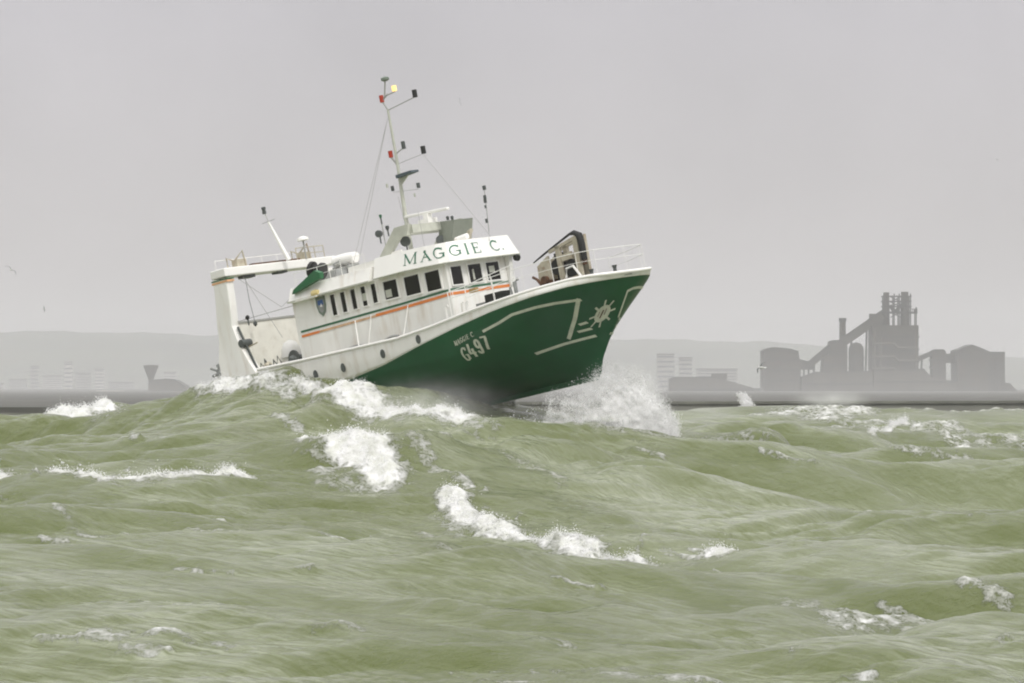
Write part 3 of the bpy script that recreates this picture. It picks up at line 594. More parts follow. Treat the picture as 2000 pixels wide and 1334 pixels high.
def breakwater(px0, py0, px1, py1, Y, thick, label):
    a, b_ = at(px0, py0, Y), at(px1, py1, Y); t = empty('breakwater', ((a.x + b_.x) / 2, Y, 0)); ox, oy = t.location.x, t.location.y
    def loc(p, dy, z): return (p.x - ox, p.y - oy + dy, z)
    m = MB(); m.add([loc(a, -2.5, -4), loc(b_, -2.5, -4), loc(b_, 0, b_.z - .5), loc(a, 0, a.z - .5), loc(a, thick, -4), loc(b_, thick, -4), loc(b_, thick, b_.z - .5), loc(a, thick, a.z - .5)],
                    [(0, 1, 2, 3), (4, 7, 6, 5), (3, 2, 6, 7), (0, 4, 5, 1), (0, 3, 7, 4), (1, 5, 6, 2)])
    m.build('wall', M['concrete'], t)
    m = MB(); m.add([loc(a, -.6, a.z - .5), loc(b_, -.6, b_.z - .5), loc(b_, -.6, b_.z), loc(a, -.6, a.z), loc(a, 1.5, a.z - .5), loc(b_, 1.5, b_.z - .5), loc(b_, 1.5, b_.z), loc(a, 1.5, a.z)],
                    [(0, 1, 2, 3), (4, 7, 6, 5), (3, 2, 6, 7), (0, 4, 5, 1), (0, 3, 7, 4), (1, 5, 6, 2)])
    m.build('coping', M['concrete'], t)
    return tag(t, label, 'breakwater')
breakwater(470, 786, 2600, 781, 900, 14, 'long dark breakwater in front of the steelworks')
breakwater(-700, 806, 330, 807, 560, 10, 'low dark quay wall behind the left whitecap')
m = MB(); a = at(278, 794, 540); b_ = at(336, 792, 540)
t = empty('barge', ((a.x + b_.x) / 2, 540, 0)); w = (b_.x - a.x) / 2
m.prism_y([(-w, a.z), (w, a.z), (w * .86, 1.2), (-w * .95, 1.2)], -3, 3); m.build('hull', M['concrete'], t)
MB().bx(-w * .9, w * .2, -2.5, 2.5, a.z, a.z + .22).build('deck', M['works_dark'], t); tag(t, 'dark low barge moored at the end of the left quay', 'barge')

# ------------------------------------------------------------------ steelworks (each building its own thing)
YF = 4400.0; SF = YF / FPX
def fx(px): return (px - 1000) * SF
def fz(py): return CAMH + (HOR - py) * SF
def works(name, px0, px1, label, cat='building', dy=0):
    t = empty(name, (fx((px0 + px1) / 2), YF + dy, 1.2)); t['ox'] = 0
    tag(t, label, cat); cx = (px0 + px1) / 2
    return t, (lambda px: (px - cx) * SF), (lambda py: fz(py) - 1.2)
def block(name, poly, depth, label, cat='building', dy=0, m='works', bands=(), roof=True, extra=None):
    px = [p[0] for p in poly]; t, X, Z = works(name, min(px), max(px), label, cat, dy)
    MB().prism_y([(X(a), Z(b_)) for a, b_ in poly], -depth, depth).build('wall', M[m], t)
    x0, x1 = X(min(px)), X(max(px)); y = -depth
    for py in bands: MB().bx(x0 + 1, x1 - 1, y - .25, y - .002, Z(py), Z(py) + 1.8).build('window_band', M['works_dark'], t)
    if roof:
        tops = sorted([p for p in poly if p[1] < min(q[1] for q in poly) + 16]); mb = MB()
        for a, b2 in zip(tops[:-1], tops[1:]): mb.bar((X(a[0]), 0, Z(a[1]) + .25), (X(b2[0]), 0, Z(b2[1]) + .25), 2 * depth + 1.2, 1.0)
        if mb.v: mb.build('roof', M['works_dark'], t)
    if extra: extra(t, X, Z)
    return t
block('ore_building', [(1488, 797), (1488, 687), (1494, 683), (1507, 680), (1540, 683), (1556, 688), (1558, 702), (1558, 797)], 30, 'blocky round-topped building at the left end of the steelworks', bands=(705, 725, 745))
def gal(t, X, Z):
    mb = MB()
    for px in (1562, 1570, 1579): MB().bx(X(px) - .8, X(px) + .8, -4, -2, 0, Z(712)).build('trestle', M['works_dark'], t)
block('transfer_shed', [(1557, 722), (1557, 702), (1570, 706), (1584, 708), (1590, 722)], 12, 'low sloping shed joining the round-topped building to the conveyor', dy=2, extra=gal)
def conveyor(name, a, b_, th, label, dy, legs):
    t, X, Z = works(name, a[0], b_[0], label, 'conveyor', dy)
    MB().bar((X(a[0]), 0, Z(a[1])), (X(b_[0]), 0, Z(b_[1])), 12, th * SF).build('gallery', M['works'], t)
    MB().bar((X(a[0]), 0, Z(a[1]) + th * SF / 2 + .3), (X(b_[0]), 0, Z(b_[1]) + th * SF / 2 + .5), 14, 1).build('roof', M['works_dark'], t)
    for px in legs:
        py = np.interp(px, [a[0], b_[0]], [a[1], b_[1]])
        MB().bar((X(px) - 1.5, 0, 0), (X(px), 0, Z(py)), 1.8).build('trestle', M['works_dark'], t)
conveyor('conveyor_gallery', (1576, 716), (1622, 678), 13, 'short steep conveyor rising to the shoulder tower left of the chimney', -4, (1590, 1606))
conveyor('conveyor_gallery', (1640, 672), (1722, 616), 17, 'long inclined conveyor climbing from the chimney to the blast furnace', -6, (1662, 1692))
block('hopper_tower', [(1600, 797), (1606, 700), (1619, 690), (1619, 669), (1626, 666), (1645, 667), (1652, 672), (1652, 797)], 20, 'stepped tower under the thin chimney', bands=(690, 715, 740))
t, X, Z = works('chimney', 1640, 1653, 'thin straight chimney rising above the conveyor', 'chimney', 6)
MB().lathe([(3.8, 0), (3.4, 30), (3.0, Z(628))], n=20).build('stack', M['works'], t, smooth=True)
MB().lathe([(3.6, Z(628)), (3.6, Z(621))], n=20).build('rim', M['works_dark'], t, smooth=True)
t, X, Z = works('hot_stove', 1657, 1687, 'round-topped cylindrical stove between the chimney and the blast furnace', 'stove', -2)
MB().lathe([(7.2, 0), (7.2, Z(683)), (6.4, Z(676)), (4.0, Z(671)), (0.8, Z(669))], n=24).build('shell', M['works'], t, smooth=True)
for py in (700, 720, 745): MB().lathe([(7.25, Z(py)), (8.0, Z(py)), (8.0, Z(py) + .9), (7.25, Z(py) + .9)], n=24).build('walkway', M['works_dark'], t)
# blast furnace
t, X, Z = works('blast_furnace', 1698, 1792, 'tall blast furnace with twin uptakes, the highest part of the works', 'furnace', 0)
MB().bx(X(1699), X(1790), -22, 22, 0, Z(636)).build('casing', M['works'], t)
for py in (660, 684, 708, 732): MB().bx(X(1697), X(1791.5), -24, -22.01, Z(py), Z(py) + 1.4).build('walkway', M['works_dark'], t)
MB().bx(X(1698), X(1722), -6, 6, Z(635.9), Z(613)).build('charging_house', M['works'], t)
for a0, a1, tp in ((1724, 1738, 571), (1758, 1776, 570)):
    u = MB(); u.lathe([((a1 - a0) * SF * .5, 0), ((a1 - a0) * SF * .46, Z(600) - Z(635.9)), ((a1 - a0) * SF * .40, Z(tp) - Z(635.9))], c=(X((a0 + a1) / 2), 0, Z(635.9)), n=14)
    u.build('uptake', M['works'], t, smooth=True)
lat = MB()
for px in (1725, 1745, 1755, 1777, 1788):
    lat.bx(X(px) - .55, X(px) + .55, -8.4, -7.3, Z(636), Z(574 if px < 1780 else 600)); lat.bx(X(px) - .5, X(px) + .5, 7.3, 8.2, Z(636), Z(578 if px < 1780 else 604))
for py in (580, 590, 600, 611):
    lat.bx(X(1722), X(1779), -8.6, -7.2, Z(py), Z(py) + 1.1); lat.bx(X(1722), X(1779), 7.2, 8.4, Z(py), Z(py) + 1)
for i, (p0, p1) in enumerate([(1738, 1758)] * 4):
    lat.bar((X(p0), -7.8, Z(580 + 10 * i)), (X(p1), -7.8, Z(590 + 10 * i)), .8); lat.bar((X(p1), -7.8, Z(580 + 10 * i)), (X(p0), -7.8, Z(590 + 10 * i)), .8)
lat.build('lattice', M['works_dark'], t)
MB().bx(X(1715), X(1791), -6, 6, Z(612.5), Z(609.5)).build('top_platform', M['works_dark'], t)
MB().bar((X(1748), 0, Z(611)), (X(1738), 0, Z(596)), 3.2).bar((X(1748), 0, Z(611)), (X(1760), 0, Z(594)), 3.2).build('bleeder_pipe', M['works_dark'], t)
for px, a_, b_ in ((1704, 790, 640), (1716, 790, 660), (1784, 790, 645)): MB().tube([(X(px), -24.5, 0), (X(px), -24.5, Z(b_))], 1.3, 8).build('riser_pipe', M['works_pale'], t)
for py, y_ in ((672, -25), (697, -25.5), (720, -25)): MB().tube([(X(1700), y_, Z(py)), (X(1742), y_, Z(py)), (X(1750), y_, Z(py + 8)), (X(1789), y_, Z(py + 8))], 1.1, 8).build('gas_main', M['works_pale'], t)
rl = MB()
for px in range(1778, 1792, 3): rl.bx(X(px) - .3, X(px) + .3, -5.9, -5.4, Z(612), Z(603))
rl.bx(X(1777), X(1791), -5.8, -5.6, Z(604), Z(603)); rl.build('railing', M['works_dark'], t)
conveyor('pipe_bridge', (1788, 704), (1826, 688), 7, 'dark pipe bridge sloping down from the blast furnace to the right tower', -3, (1800,))
block('dust_catcher', [(1810, 797), (1814, 745), (1819, 738), (1818, 688), (1824, 684), (1840, 684), (1845, 689), (1845, 797)], 13, 'narrow domed tower right of the blast furnace', bands=(705, 720))
block('gallery_bridge', [(1843, 709), (1843, 693), (1866, 691), (1866, 709)], 7, 'short level gallery leading to the gabled hall', dy=-2)
block('casting_hall', [(1864, 797), (1863, 686), (1880, 680), (1891, 675), (1908, 681), (1924, 688), (1924, 797)], 34, 'gabled hall near the right end of the steelworks', m='works', bands=(700,))
def legs(t, X, Z):
    for px in (1928, 1939, 1952): MB().bx(X(px) - 1.8, X(px) + 1.8, -31.8, -30.01, 0, Z(705)).build('column', M['works_dark'], t)
block('flat_shed', [(1923, 797), (1923, 689), (1956, 689), (1957, 797)], 30, 'flat-roofed block adjoining the gabled hall on its right', bands=(), extra=legs)
block('coal_shed', [(1952, 797), (1956, 748), (1970, 751), (1984, 766), (1996, 771), (1996, 797)], 26, 'low shed stepping down at the far right end of the works', dy=4)
block('stock_house', [(1560, 797), (1562, 738), (1590, 728), (1700, 726), (1702, 797)], 16, 'long low stock house filling the foot of the steelworks on the left', dy=-14, m='works_pale', bands=(752, 768))
block('power_house', [(1700, 797), (1702, 724), (1800, 722), (1815, 738), (1865, 745), (1866, 797)], 16, 'long low power house at the foot of the blast furnace', dy=-16, m='works_pale', bands=(748, 766))
# harbour sheds
block('harbour_shed', [(1300, 797), (1303, 742), (1312, 738), (1384, 738), (1408, 742), (1478, 762), (1478, 797)], 24, 'long low dark harbour shed with a sloping roof end', 'shed', dy=-60, m='works_pale', bands=(762,),
      extra=lambda t, X, Z: MB().bx(X(1384), X(1414), -4, 4, Z(742), Z(730)).build('roof_cabin', M['works'], t))
block('low_warehouse', [(1345, 797), (1345, 763), (1430, 763), (1430, 797)], 10, 'pale low warehouse in front of the dark harbour shed', 'warehouse', dy=-90, m='render2')
# left harbour
block('hangar', [(300, 797), (301, 752), (308, 744), (335, 741), (352, 744), (372, 756), (392, 760), (400, 797)], 30, 'dark rounded hangar beside the trawler stern', 'hangar', dy=-40, m='works_pale')
block('market_hall', [(180, 797), (180, 778), (205, 767), (258, 766), (275, 769), (300, 775), (300, 797)], 30, 'long low hall with a pale roof edge left of the hangar', 'hall', dy=-60, m='render', bands=(788,),
      extra=lambda t, X, Z: MB().bx(X(204), X(258), -31.5, -28, Z(765.5), Z(762.5)).build('roof_edge', M['roofpale'], t))
t, X, Z = works('water_tower', 282, 314, 'funnel-shaped water tower behind the left harbour sheds', 'water tower', -20)
MB().lathe([(2.4, 0), (2.2, Z(744)), (3.0, Z(738))], n=20).build('stem', M['works_pale'], t, smooth=True)
MB().lathe([(3.0, Z(738)), (5.2, Z(726)), (7.2, Z(716)), (7.2, Z(714)), (1.0, Z(712.5))], n=24).build('tank', M['works_pale'], t, smooth=True)
for px in (186, 192, 240): pass
# town at the foot of the hills
def flats(px0, px1, py, Y, label, m='render2', floors=5):
    s_ = Y / FPX; x0, x1 = (px0 - 1000) * s_, (px1 - 1000) * s_; z1 = CAMH + (HOR - py) * s_ - 1.2
    t = empty('apartment_block', ((x0 + x1) / 2, Y, 1.2)); w = (x1 - x0) / 2
    tag(t, label, 'apartment block', 'apartment blocks at the foot of the hills')
    MB().bx(-w, w, -7, 7, 0, z1).build('wall', M[m], t)
    MB().bx(-w - .5, w + .5, -7.5, 7.5, z1, z1 + 1.6).build('roof', M['works_pale'], t)
    for i in range(floors):
        z = z1 * (i + .45) / floors; MB().bx(-w * .94, w * .94, -7.25, -7.01, z, z + z1 / floors * .32).build('window_band', M['window'], t)
for a in [(18, 52, 742, 'long pale flats at the far left edge of the town'), (60, 76, 716, 'tall narrow tower block second from the left edge'), (84, 122, 735, 'wide mid-height flats right of the narrow tower block'),
          (126, 142, 708, 'tallest pale tower block of the left town'), (148, 178, 730, 'square flats just right of the tallest left tower block'), (186, 204, 722, 'slim tower block above the pale-roofed hall'),
          (212, 262, 748, 'wide low flats behind the pale-roofed hall'), (320, 345, 728, 'pale flats showing over the dark hangar roof'), (-60, 8, 750, 'low flats cut off by the left edge')]:
    flats(a[0], a[1], a[2], 8200, a[3], random.choice(['render', 'render2']), 6)
for a in [(1283, 1317, 693, 'left one of the two pale towers right of the bow spray'), (1326, 1352, 700, 'right one of the two pale towers right of the bow spray'), (1360, 1440, 722, 'long low flats behind the harbour shed roof cabin')]:
    flats(a[0], a[1], a[2], 6600, a[3], 'render', 7)

# ------------------------------------------------------------------ the trawler (x forward, y port, z up; origin at the forefoot)
SHIP_ROT = Matrix.Rotation(R(-47), 3, 'Z') @ Matrix.Rotation(R(-9.3), 3, 'Y') @ Matrix.Rotation(R(6), 3, 'X')
ship = empty('fishing_trawler', at(1175, 731, 210), SHIP_ROT.to_euler())
tag(ship, 'green and white steel fishing trawler pitching bow-up over a wave', 'trawler')
ip = np.interp
def xs(z): return ip(z, [0, .69, 1.42, 2.38, 3.38, 4.4, 5], [0, .29, .89, 1.73, 2.54, 3.22, 3.5])
def Bz(z): return ip(z, [0, .4, .9, 1.5, 2.2, 3, 3.6, 5], [.15, 1.3, 2.3, 2.95, 3.25, 3.38, 3.4, 3.4])
def az(z): return ip(z, [0, 1, 2, 3, 4, 4.4], [9, 8.5, 7.8, 7, 5.9, 5.8])
def ez(z): return ip(z, [0, 1, 2, 3, 3.8, 4.4], [1, .95, .8, .56, .38, .3])
def hb(x, z):                                 # half-breadth of the hull
    t = np.clip((xs(z) - x) / az(z), 0, 1)
    roll_in = .34 * np.clip((z - 3.92) / .45, 0, 1.2) ** 2 * np.clip((x + 4) / 4, 0, 1)      # rounded-in rail at the bow
    return np.maximum(Bz(z) * (1 - (1 - t) ** 2) ** ez(z) * (1 - .06 * np.clip((-16 - x) / 6, 0, 1) ** 2) - roll_in * np.minimum(1, t * 12), 0)
def zb(x): return ip(x, [-21.8, -14.57, -10.7, -8, -5.3, -2.8, -.4, 1.5, 3.3], [1.65, 2.16, 2.57, 3.03, 3.43, 3.73, 3.93, 4.02, 4.00])
def zr(x): return ip(x, [-21.8, -19.5, -16.3, -9.4, -7, -4, -.4, 1.5, 2.4, 3.3], [3.95, 3.85, 3.74, 3.62, 3.75, 4.02, 4.25, 4.33, 4.31, 4.22])
XA = -21.8
TT = np.concatenate([np.linspace(0, 1, 60) ** 2 * .25, np.linspace(.25, 1, 50)[1:]])
def solve(fz_, t):
    z = 3.0
    for _ in range(12): x = xs(z) - t * (xs(z) - XA); z = float(fz_(x))
    return z
def hull_strip(z0, z1, nv):                   # both sides, stern round the stem to stern
    cols = []
    for sgn, ts in ((-1, TT[::-1]), (1, TT[1:])):
        for t in ts:
            a, b_ = z0(t), z1(t); col = []
            for v in np.linspace(0, 1, nv):
                z = a + (b_ - a) * v; x = xs(z) - t * (xs(z) - XA); col.append((float(x), float(sgn * hb(x, z)), float(z)))
            cols.append(col)
    return cols
ZB = {float(t): solve(zb, t) for t in TT}; ZR = {float(t): solve(zr, t) for t in TT}
cols = hull_strip(lambda t: 0.0, lambda t: ZB[float(t)], 26)
mb = MB().grid(cols); mb.f.append(tuple(range(26))[::-1] + tuple((len(cols) - 1) * 26 + i for i in range(26)))
hull = mb.build('hull', M['green'], ship, smooth=True)
cols = hull_strip(lambda t: ZB[float(t)], lambda t: ZR[float(t)], 8)
mb = MB().grid(cols); bul = mb.build('bulwark', M['white'], ship, smooth=True); bul['label'] = 'white upper hull plating'
so = bul.modifiers.new('thickness', 'SOLIDIFY'); so.thickness = 0.09; so.offset = -1
railpts = [cl_[-1] for cl_ in cols]
MB().tube(railpts, 0.075, 8).build('bulwark_rail', M['white_clean'], ship, smooth=True)
keel = MB().bx(-18, -.25, -.12, .12, -.22, .02).build('keel', M['green'], ship)
# decks
def deck(xa, xb, zf, name):
    rows = []
    for x in np.linspace(xa, xb, 40):
        z = zf(x); y = max(0.02, float(hb(x, z)) - .08); rows.append([(x, -y, z), (x, 0, z + .05), (x, y, z)])
    return MB().grid(rows).build(name, M['deck'], ship)
deck(-21.7, -6.5, lambda x: 2.75, 'main_deck')
deck(-6.9, 3.1, lambda x: float(zr(x)) - .16, 'foredeck')
MB().grid([[(-21.75, y, z) for z in (1.2, 2.4, 3.9)] for y in np.linspace(-3.15, 3.15, 8)]).build('transom', M['white'], ship)
def on_hull(x, z, off=0.02, side=-1):
    e_ = .02; y = side * hb(x, z)
    nx_ = -(side * hb(x + e_, z) - side * hb(x - e_, z)) / (2 * e_) * side; nz_ = -(hb(x, z + e_) - hb(x, z - e_)) / (2 * e_)
    nrm = Vector((-(hb(x + e_, z) - hb(x - e_, z)) / (2 * e_), side, nz_)).normalized()
    return Vector((x, y, z)) + nrm * off
def ribbon(fn, pts, w, sub=0.15, mbx=None):   # painted stroke: 2D polyline (u,v) of width w laid on a surface fn(u,v)
    mbx = mbx or MB()
    for (u0, v0), (u1, v1) in zip(pts[:-1], pts[1:]):
        l = math.hypot(u1 - u0, v1 - v0)
        if l < 1e-6: continue
        n_ = max(1, int(l / sub)); dx, dy = -(v1 - v0) / l * w / 2, (u1 - u0) / l * w / 2
        mbx.grid([[fn(u0 + (u1 - u0) * i / n_ + dx, v0 + (v1 - v0) * i / n_ + dy), fn(u0 + (u1 - u0) * i / n_ - dx, v0 + (v1 - v0) * i / n_ - dy)] for i in range(n_ + 1)])
    return mbx
def strokes(ch):
    arc = lambda cx, cy, rx, ry, a0, a1, n=14: [(cx + rx * math.cos(R(a0 + (a1 - a0) * i / n)), cy + ry * math.sin(R(a0 + (a1 - a0) * i / n))) for i in range(n + 1)]
    T, B_ = 1.0, 0.0
    return {
        'M': [([(.08, 0), (.08, 1)], .09), ([(.08, 1), (.5, .08)], .17), ([(.5, .08), (.92, 1)], .08), ([(.92, 1), (.92, 0)], .17), ([(-.04, 0), (.2, 0)], .05), ([(.78, 0), (1.06, 0)], .05), ([(-.04, 1), (.14, 1)], .05), ([(.86, 1), (1.06, 1)], .05)],
        'A': [([(.08, 0), (.5, 1)], .08), ([(.5, 1), (.92, 0)], .18), ([(.25, .36), (.76, .36)], .07), ([(-.04, 0), (.22, 0)], .05), ([(.76, 0), (1.06, 0)], .05)],
        'G': [(arc(.52, .5, .44, .46, 48, 200), .15), (arc(.52, .5, .44, .46, 200, 325), .10), ([(.9, .45), (.9, .10)], .17), ([(.58, .45), (1.02, .45)], .09), ([(.86, .98), (.84, .74)], .06)],
        'I': [([(.5, 0), (.5, 1)], .18), ([(.3, 0), (.7, 0)], .05), ([(.3, 1), (.7, 1)], .05)],
        'E': [([(.2, 0), (.2, 1)], .17), ([(.04, .97), (.86, .97)], .06), ([(.04, .03), (.9, .03)], .06), ([(.2, .52), (.66, .52)], .07), ([(.86, 1), (.86, .76)], .06), ([(.9, 0), (.9, .26)], .06), ([(.66, .64), (.66, .4)], .05)],
        'C': [(arc(.54, .5, .44, .46, 48, 220), .15), (arc(.54, .5, .44, .46, 220, 318), .09), ([(.88, .98), (.86, .72)], .06)],
        '.': [([(.1, .02), (.1, .16)], .16)],
        '6': [(arc(.5, .3, .36, .28, 0, 360, 18), .2), ([(.14, .3), (.14, .7)], .2), (arc(.5, .7, .36, .28, 180, 20), .2)],
        '4': [([(.2, 1), (.08, .32)], .2), ([(.0, .30), (1.0, .30)], .18), ([(.7, .62), (.7, 0)], .22)],
        '9': [(arc(.5, .7, .36, .28, 0, 360, 18), .2), ([(.86, .7), (.86, .3)], .2), (arc(.5, .3, .36, .28, 0, -160), .2)],
        '7': [([(.05, .92), (.95, .92)], .18), ([(.88, .9), (.42, 0)], .22)],
    }[ch]
def letter(mb, ch, u, v, w, h, fn, slant=0.0, bold=1.25):
    for pts, wd in strokes(ch):
        ribbon(fn, [(u + p[0] * w + slant * p[1] * h, v + p[1] * h) for p in pts], wd * bold * min(w, h * .8), 0.08, mb)

H_ = lambda u, v: on_hull(u, v, .015)
mb = MB(); slope = (2.72 - 2.52) / (5.46 - 3.71)
for i, ch in enumerate('G497'):
    u = -5.46 + i * .475; v0 = 1.84 + (u + 5.42) * .21
    for k in (0, .03, .06): letter(mb, ch, u + k, v0, .34, .64, (lambda U, V, k=k: on_hull(U, V, .015 + k * .03)), -.02)
num = mb.build('registration_number', M['line'], hull)
mb = MB(); u = -5.68
for ch, w in zip('MAGGIE C.', (.19, .17, .17, .17, .10, .15, .10, .17, .06)):
    if ch != ' ': [letter(mb, ch, u + k, 2.62 + (u + 5.68) * .17, w * .86, .23, (lambda U, V, k=k: on_hull(U, V, .015 + k * .05))) for k in (0, .025)]
    u += w + .02
mb.build('name_lettering', M['line'], hull)
mb = MB()
ribbon(H_, [(-3.70, 2.95), (-2.6, 3.16), (-1.75, 3.38), (-.4, 3.46), (.5, 3.45), (1.50, 3.38)], .12, mbx=mb); ribbon(H_, [(1.46, 3.44), (.6, 2.62), (-.33, 1.83)], .12, mbx=mb)
mb.build('painted_frame', M['line'], hull)
mb = MB(); ribbon(H_, [(-2.06, 1.49), (-.6, 1.66), (.66, 1.74)], .11, mbx=mb); ribbon(H_, [(.22, 2.05), (.76, 2.08)], .10, mbx=mb); ribbon(H_, [(.52, 2.34), (.86, 2.38)], .10, mbx=mb)
mb.build('bow_stripe', M['line'], hull)
# ship's wheel emblem: eight-spoked wheel round a plain boss, painted by the stem
_T = np.linspace(0, 1, 400) ** 3 * .6
def on_bow(u, v, off=.02):                    # u sideways in metres along the skin from the stem (starboard negative), v height
    X = xs(v) - az(v) * _T; Y = np.array([float(hb(x, v)) for x in X]); cum_ = np.concatenate([[0], np.cumsum(np.hypot(np.diff(X), np.diff(Y)))])
    x = float(np.interp(abs(u), cum_, X)); y = float(np.interp(abs(u), cum_, Y)) * (-1 if u < 0 else 1)
    x2 = float(np.interp(abs(u) + .03, cum_, X)); y2 = float(np.interp(abs(u) + .03, cum_, Y)) * (-1 if u < 0 else 1)
    t_ = Vector((x2 - x, y2 - y, 0)); n_ = Vector((t_.y, -t_.x, 0)) * (1 if u >= 0 else -1); n_ = n_.normalized() if n_.length > 1e-6 else Vector((1, 0, 0))
    return Vector((x, y, v)) + (n_ + Vector((0, 0, -.35))).normalized() * off
OP = lambda u, v: on_bow(u, v, .03)
mb = MB(); ribbon(OP, [(.02, 3.40), (.4, 3.50), (1.0, 3.52), (2.2, 3.48)], .11, mbx=mb); ribbon(OP, [(.05, 3.44), (.03, 2.9), (.02, 2.35)], .10, mbx=mb)
mb.build('painted_frame', M['line'], hull)
for a_, b_ in (((-.10, 1.72), (.40, 1.69)), ((.06, 2.02), (.36, 2.0)), ((.10, 2.30), (.34, 2.28))): ribbon(OP, [a_, b_], .10).build('bow_stripe', M['line'], hull)
ecx, ecz = -.86, 2.62
mb = MB(); ring = [(ecx + .36 * math.cos(R(a)), ecz + .36 * math.sin(R(a))) for a in range(0, 361, 12)]
mb2 = MB(); vs = [on_bow(ecx, ecz)] + [on_bow(ecx + .34 * math.cos(R(a)), ecz + .34 * math.sin(R(a))) for a in range(0, 360, 15)]
mb2.add(vs, [(0, i, i % 24 + 1) for i in range(1, 25)])
emb = mb2.build('wheel_emblem', M['line'], hull)
mb = MB(); OB = lambda u, v: on_bow(u, v, .028)
for a in range(12, 372, 45): ribbon(OB, [(ecx + .25 * math.cos(R(a)), ecz + .25 * math.sin(R(a))), (ecx + .56 * math.cos(R(a)), ecz + .56 * math.sin(R(a)))], .075, mbx=mb)
mb.build('spoke_ring', M['line'], hull)
mb = MB(); ribbon(lambda u, v: on_bow(u, v, .034), [(ecx - .02, ecz + .15), (ecx - .05, ecz - .17)], .07, mbx=mb); ribbon(lambda u, v: on_bow(u, v, .034), [(ecx + .1, ecz + .2), (ecx + .1, ecz - .05)], .035, mbx=mb)
ribbon(lambda u, v: on_bow(u, v, .034), [(ecx - .17, ecz + .1), (ecx - .18, ecz - .1)], .03, mbx=mb)
mb.build('emblem_boss', M['rust'], hull)
# freeing ports in the bulwark
for x, z in ((-7.98, 3.33), (-10.58, 3.09), (-13.51, 2.92), (-15.52, 2.93), (-18.0, 2.9)):
    p = on_hull(x, z, .0); ov = [(p.x + .15 * math.cos(a), p.z + .21 * math.sin(a)) for a in np.linspace(0, 2 * math.pi, 18)[:-1]]
    MB().prism_y(ov, p.y - .04, p.y + .05).build('freeing_port', M['dark_steel'], ship)

# deckhouse ------------------------------------------------------------
def wy(x): return float(ip(x, [-17, -6.6], [2.72, 2.15]))     # half width of the house side
plan = [(-17, -2.72), (-6.6, -2.15), (-6.53, -2.08), (-6.46, 0), (-6.5, 1.9), (-6.6, 2.15), (-17, 2.72)]
house = MB().prism_z(plan, 2.7, 6.72).build('deckhouse', M['white'], ship)
def on_house(x, z, off=.0): return Vector((x, -wy(x) - off, z))
side_dir = Vector((10.4, .57, 0)).normalized()
def pane(parent_pt, along, w, h, frame=.07, light=None):
    """window: dark pane with a raised frame, lying on the wall"""
    along = Vector(along).normalized(); out = Vector((along.y, -along.x, 0)); up = Vector((0, 0, 1)); rot = Matrix((along, out, up)).transposed()
    c0 = Vector(parent_pt)
    o = MB().box(c0 + out * .005, (w, .03, h), rot).build('window', M['glass'], ship)
    f = MB()
    for sx in (-1, 1): f.box(c0 + along * sx * (w / 2 + frame / 2) + out * .02, (frame, .075, h + 2 * frame), rot)
    for sz in (-1, 1): f.box(c0 + up * sz * (h / 2 + frame / 2) + out * .021, (w, .07, frame), rot)
    f.build('frame', M['white_clean'], o)
    if light:
        for (du, dv, lw, lh) in light: MB().box(c0 + along * du + up * dv + out * .012, (lw, .03, lh), rot).build('pane_reflection', M['arch'], o)  # pale patch painted on the glass as a bright reflection
    return o
for i in range(5):
    x = -14.22 + i * .70; pane(on_house(x, 5.99 + .012 * i), side_dir, .30, .98 - .02 * i, .05, [(0, -.04, .26, .36)] if i == 3 else None)
for x, w, z0, z1, li in ((-10.30, .90, 5.60, 6.44, [(-.2, -.16, .4, .36)]), (-8.87, .98, 5.52, 6.40, None), (-7.50, .94, 5.46, 6.36, None)):
    pane(on_house(x, (z0 + z1) / 2), side_dir, w, z1 - z0, .07, li)
for y, w, li in ((-1.66, .68, None), (-.50, .82, [(-.1, -.05, .12, .5)]), (.66, .82, [(-.05, .1, .35, .3)])):
    pane((-6.475 - .03 * max(0, -y - 1), y, 5.93), (0, 1, 0), w, .84, .06, li)
# painted stripes round the base of the wheelhouse
def house_path(u):                            # u = distance from the aft end along side then front
    if u < 10.416: t = u / 10.416; return Vector((-17 + 10.4 * t, -2.72 + .57 * t, 0)), Vector((.054, -.998, 0)).normalized()
    u -= 10.416
    pts = [(-6.6, -2.15), (-6.53, -2.08), (-6.46, 0), (-6.5, 1.9)]
    for a, b_ in zip(pts[:-1], pts[1:]):
        l = math.hypot(b_[0] - a[0], b_[1] - a[1])
        if u <= l or b_ == pts[-1]:
            t = min(u / l, 1); d = Vector((b_[0] - a[0], b_[1] - a[1], 0)).normalized(); return Vector((a[0] + (b_[0] - a[0]) * t, a[1] + (b_[1] - a[1]) * t, 0)), Vector((d.y, -d.x, 0))
        u -= l
def stripe_z(u): return float(ip(u, [.2, 7, 10.4, 14.4], [5.02, 5.12, 5.20, 5.26]))
def stripe(name, m, dz, h, u0, u1):
    mb = MB(); rows = []
    for u in np.linspace(u0, u1, 60):
        p, nrm = house_path(u); q = p + nrm * .02; rows.append([(q.x, q.y, stripe_z(u) + dz), (q.x, q.y, stripe_z(u) + dz + h)])
    mb.grid(rows); return mb.build(name, m, ship)
stripe('green_stripe', M['green_trim'], .06, .10, .25, 14.3); stripe('orange_stripe', M['orange'], -.17, .12, .25, 1.5); stripe('orange_stripe', M['orange'], -.155, .135, 5.4, 14.2)
stripe('faded_orange_stripe', mat('faded_orange_paint', (.62, .40, .24), .6, noise=.2, scale=5), -.165, .11, 1.5, 5.4)
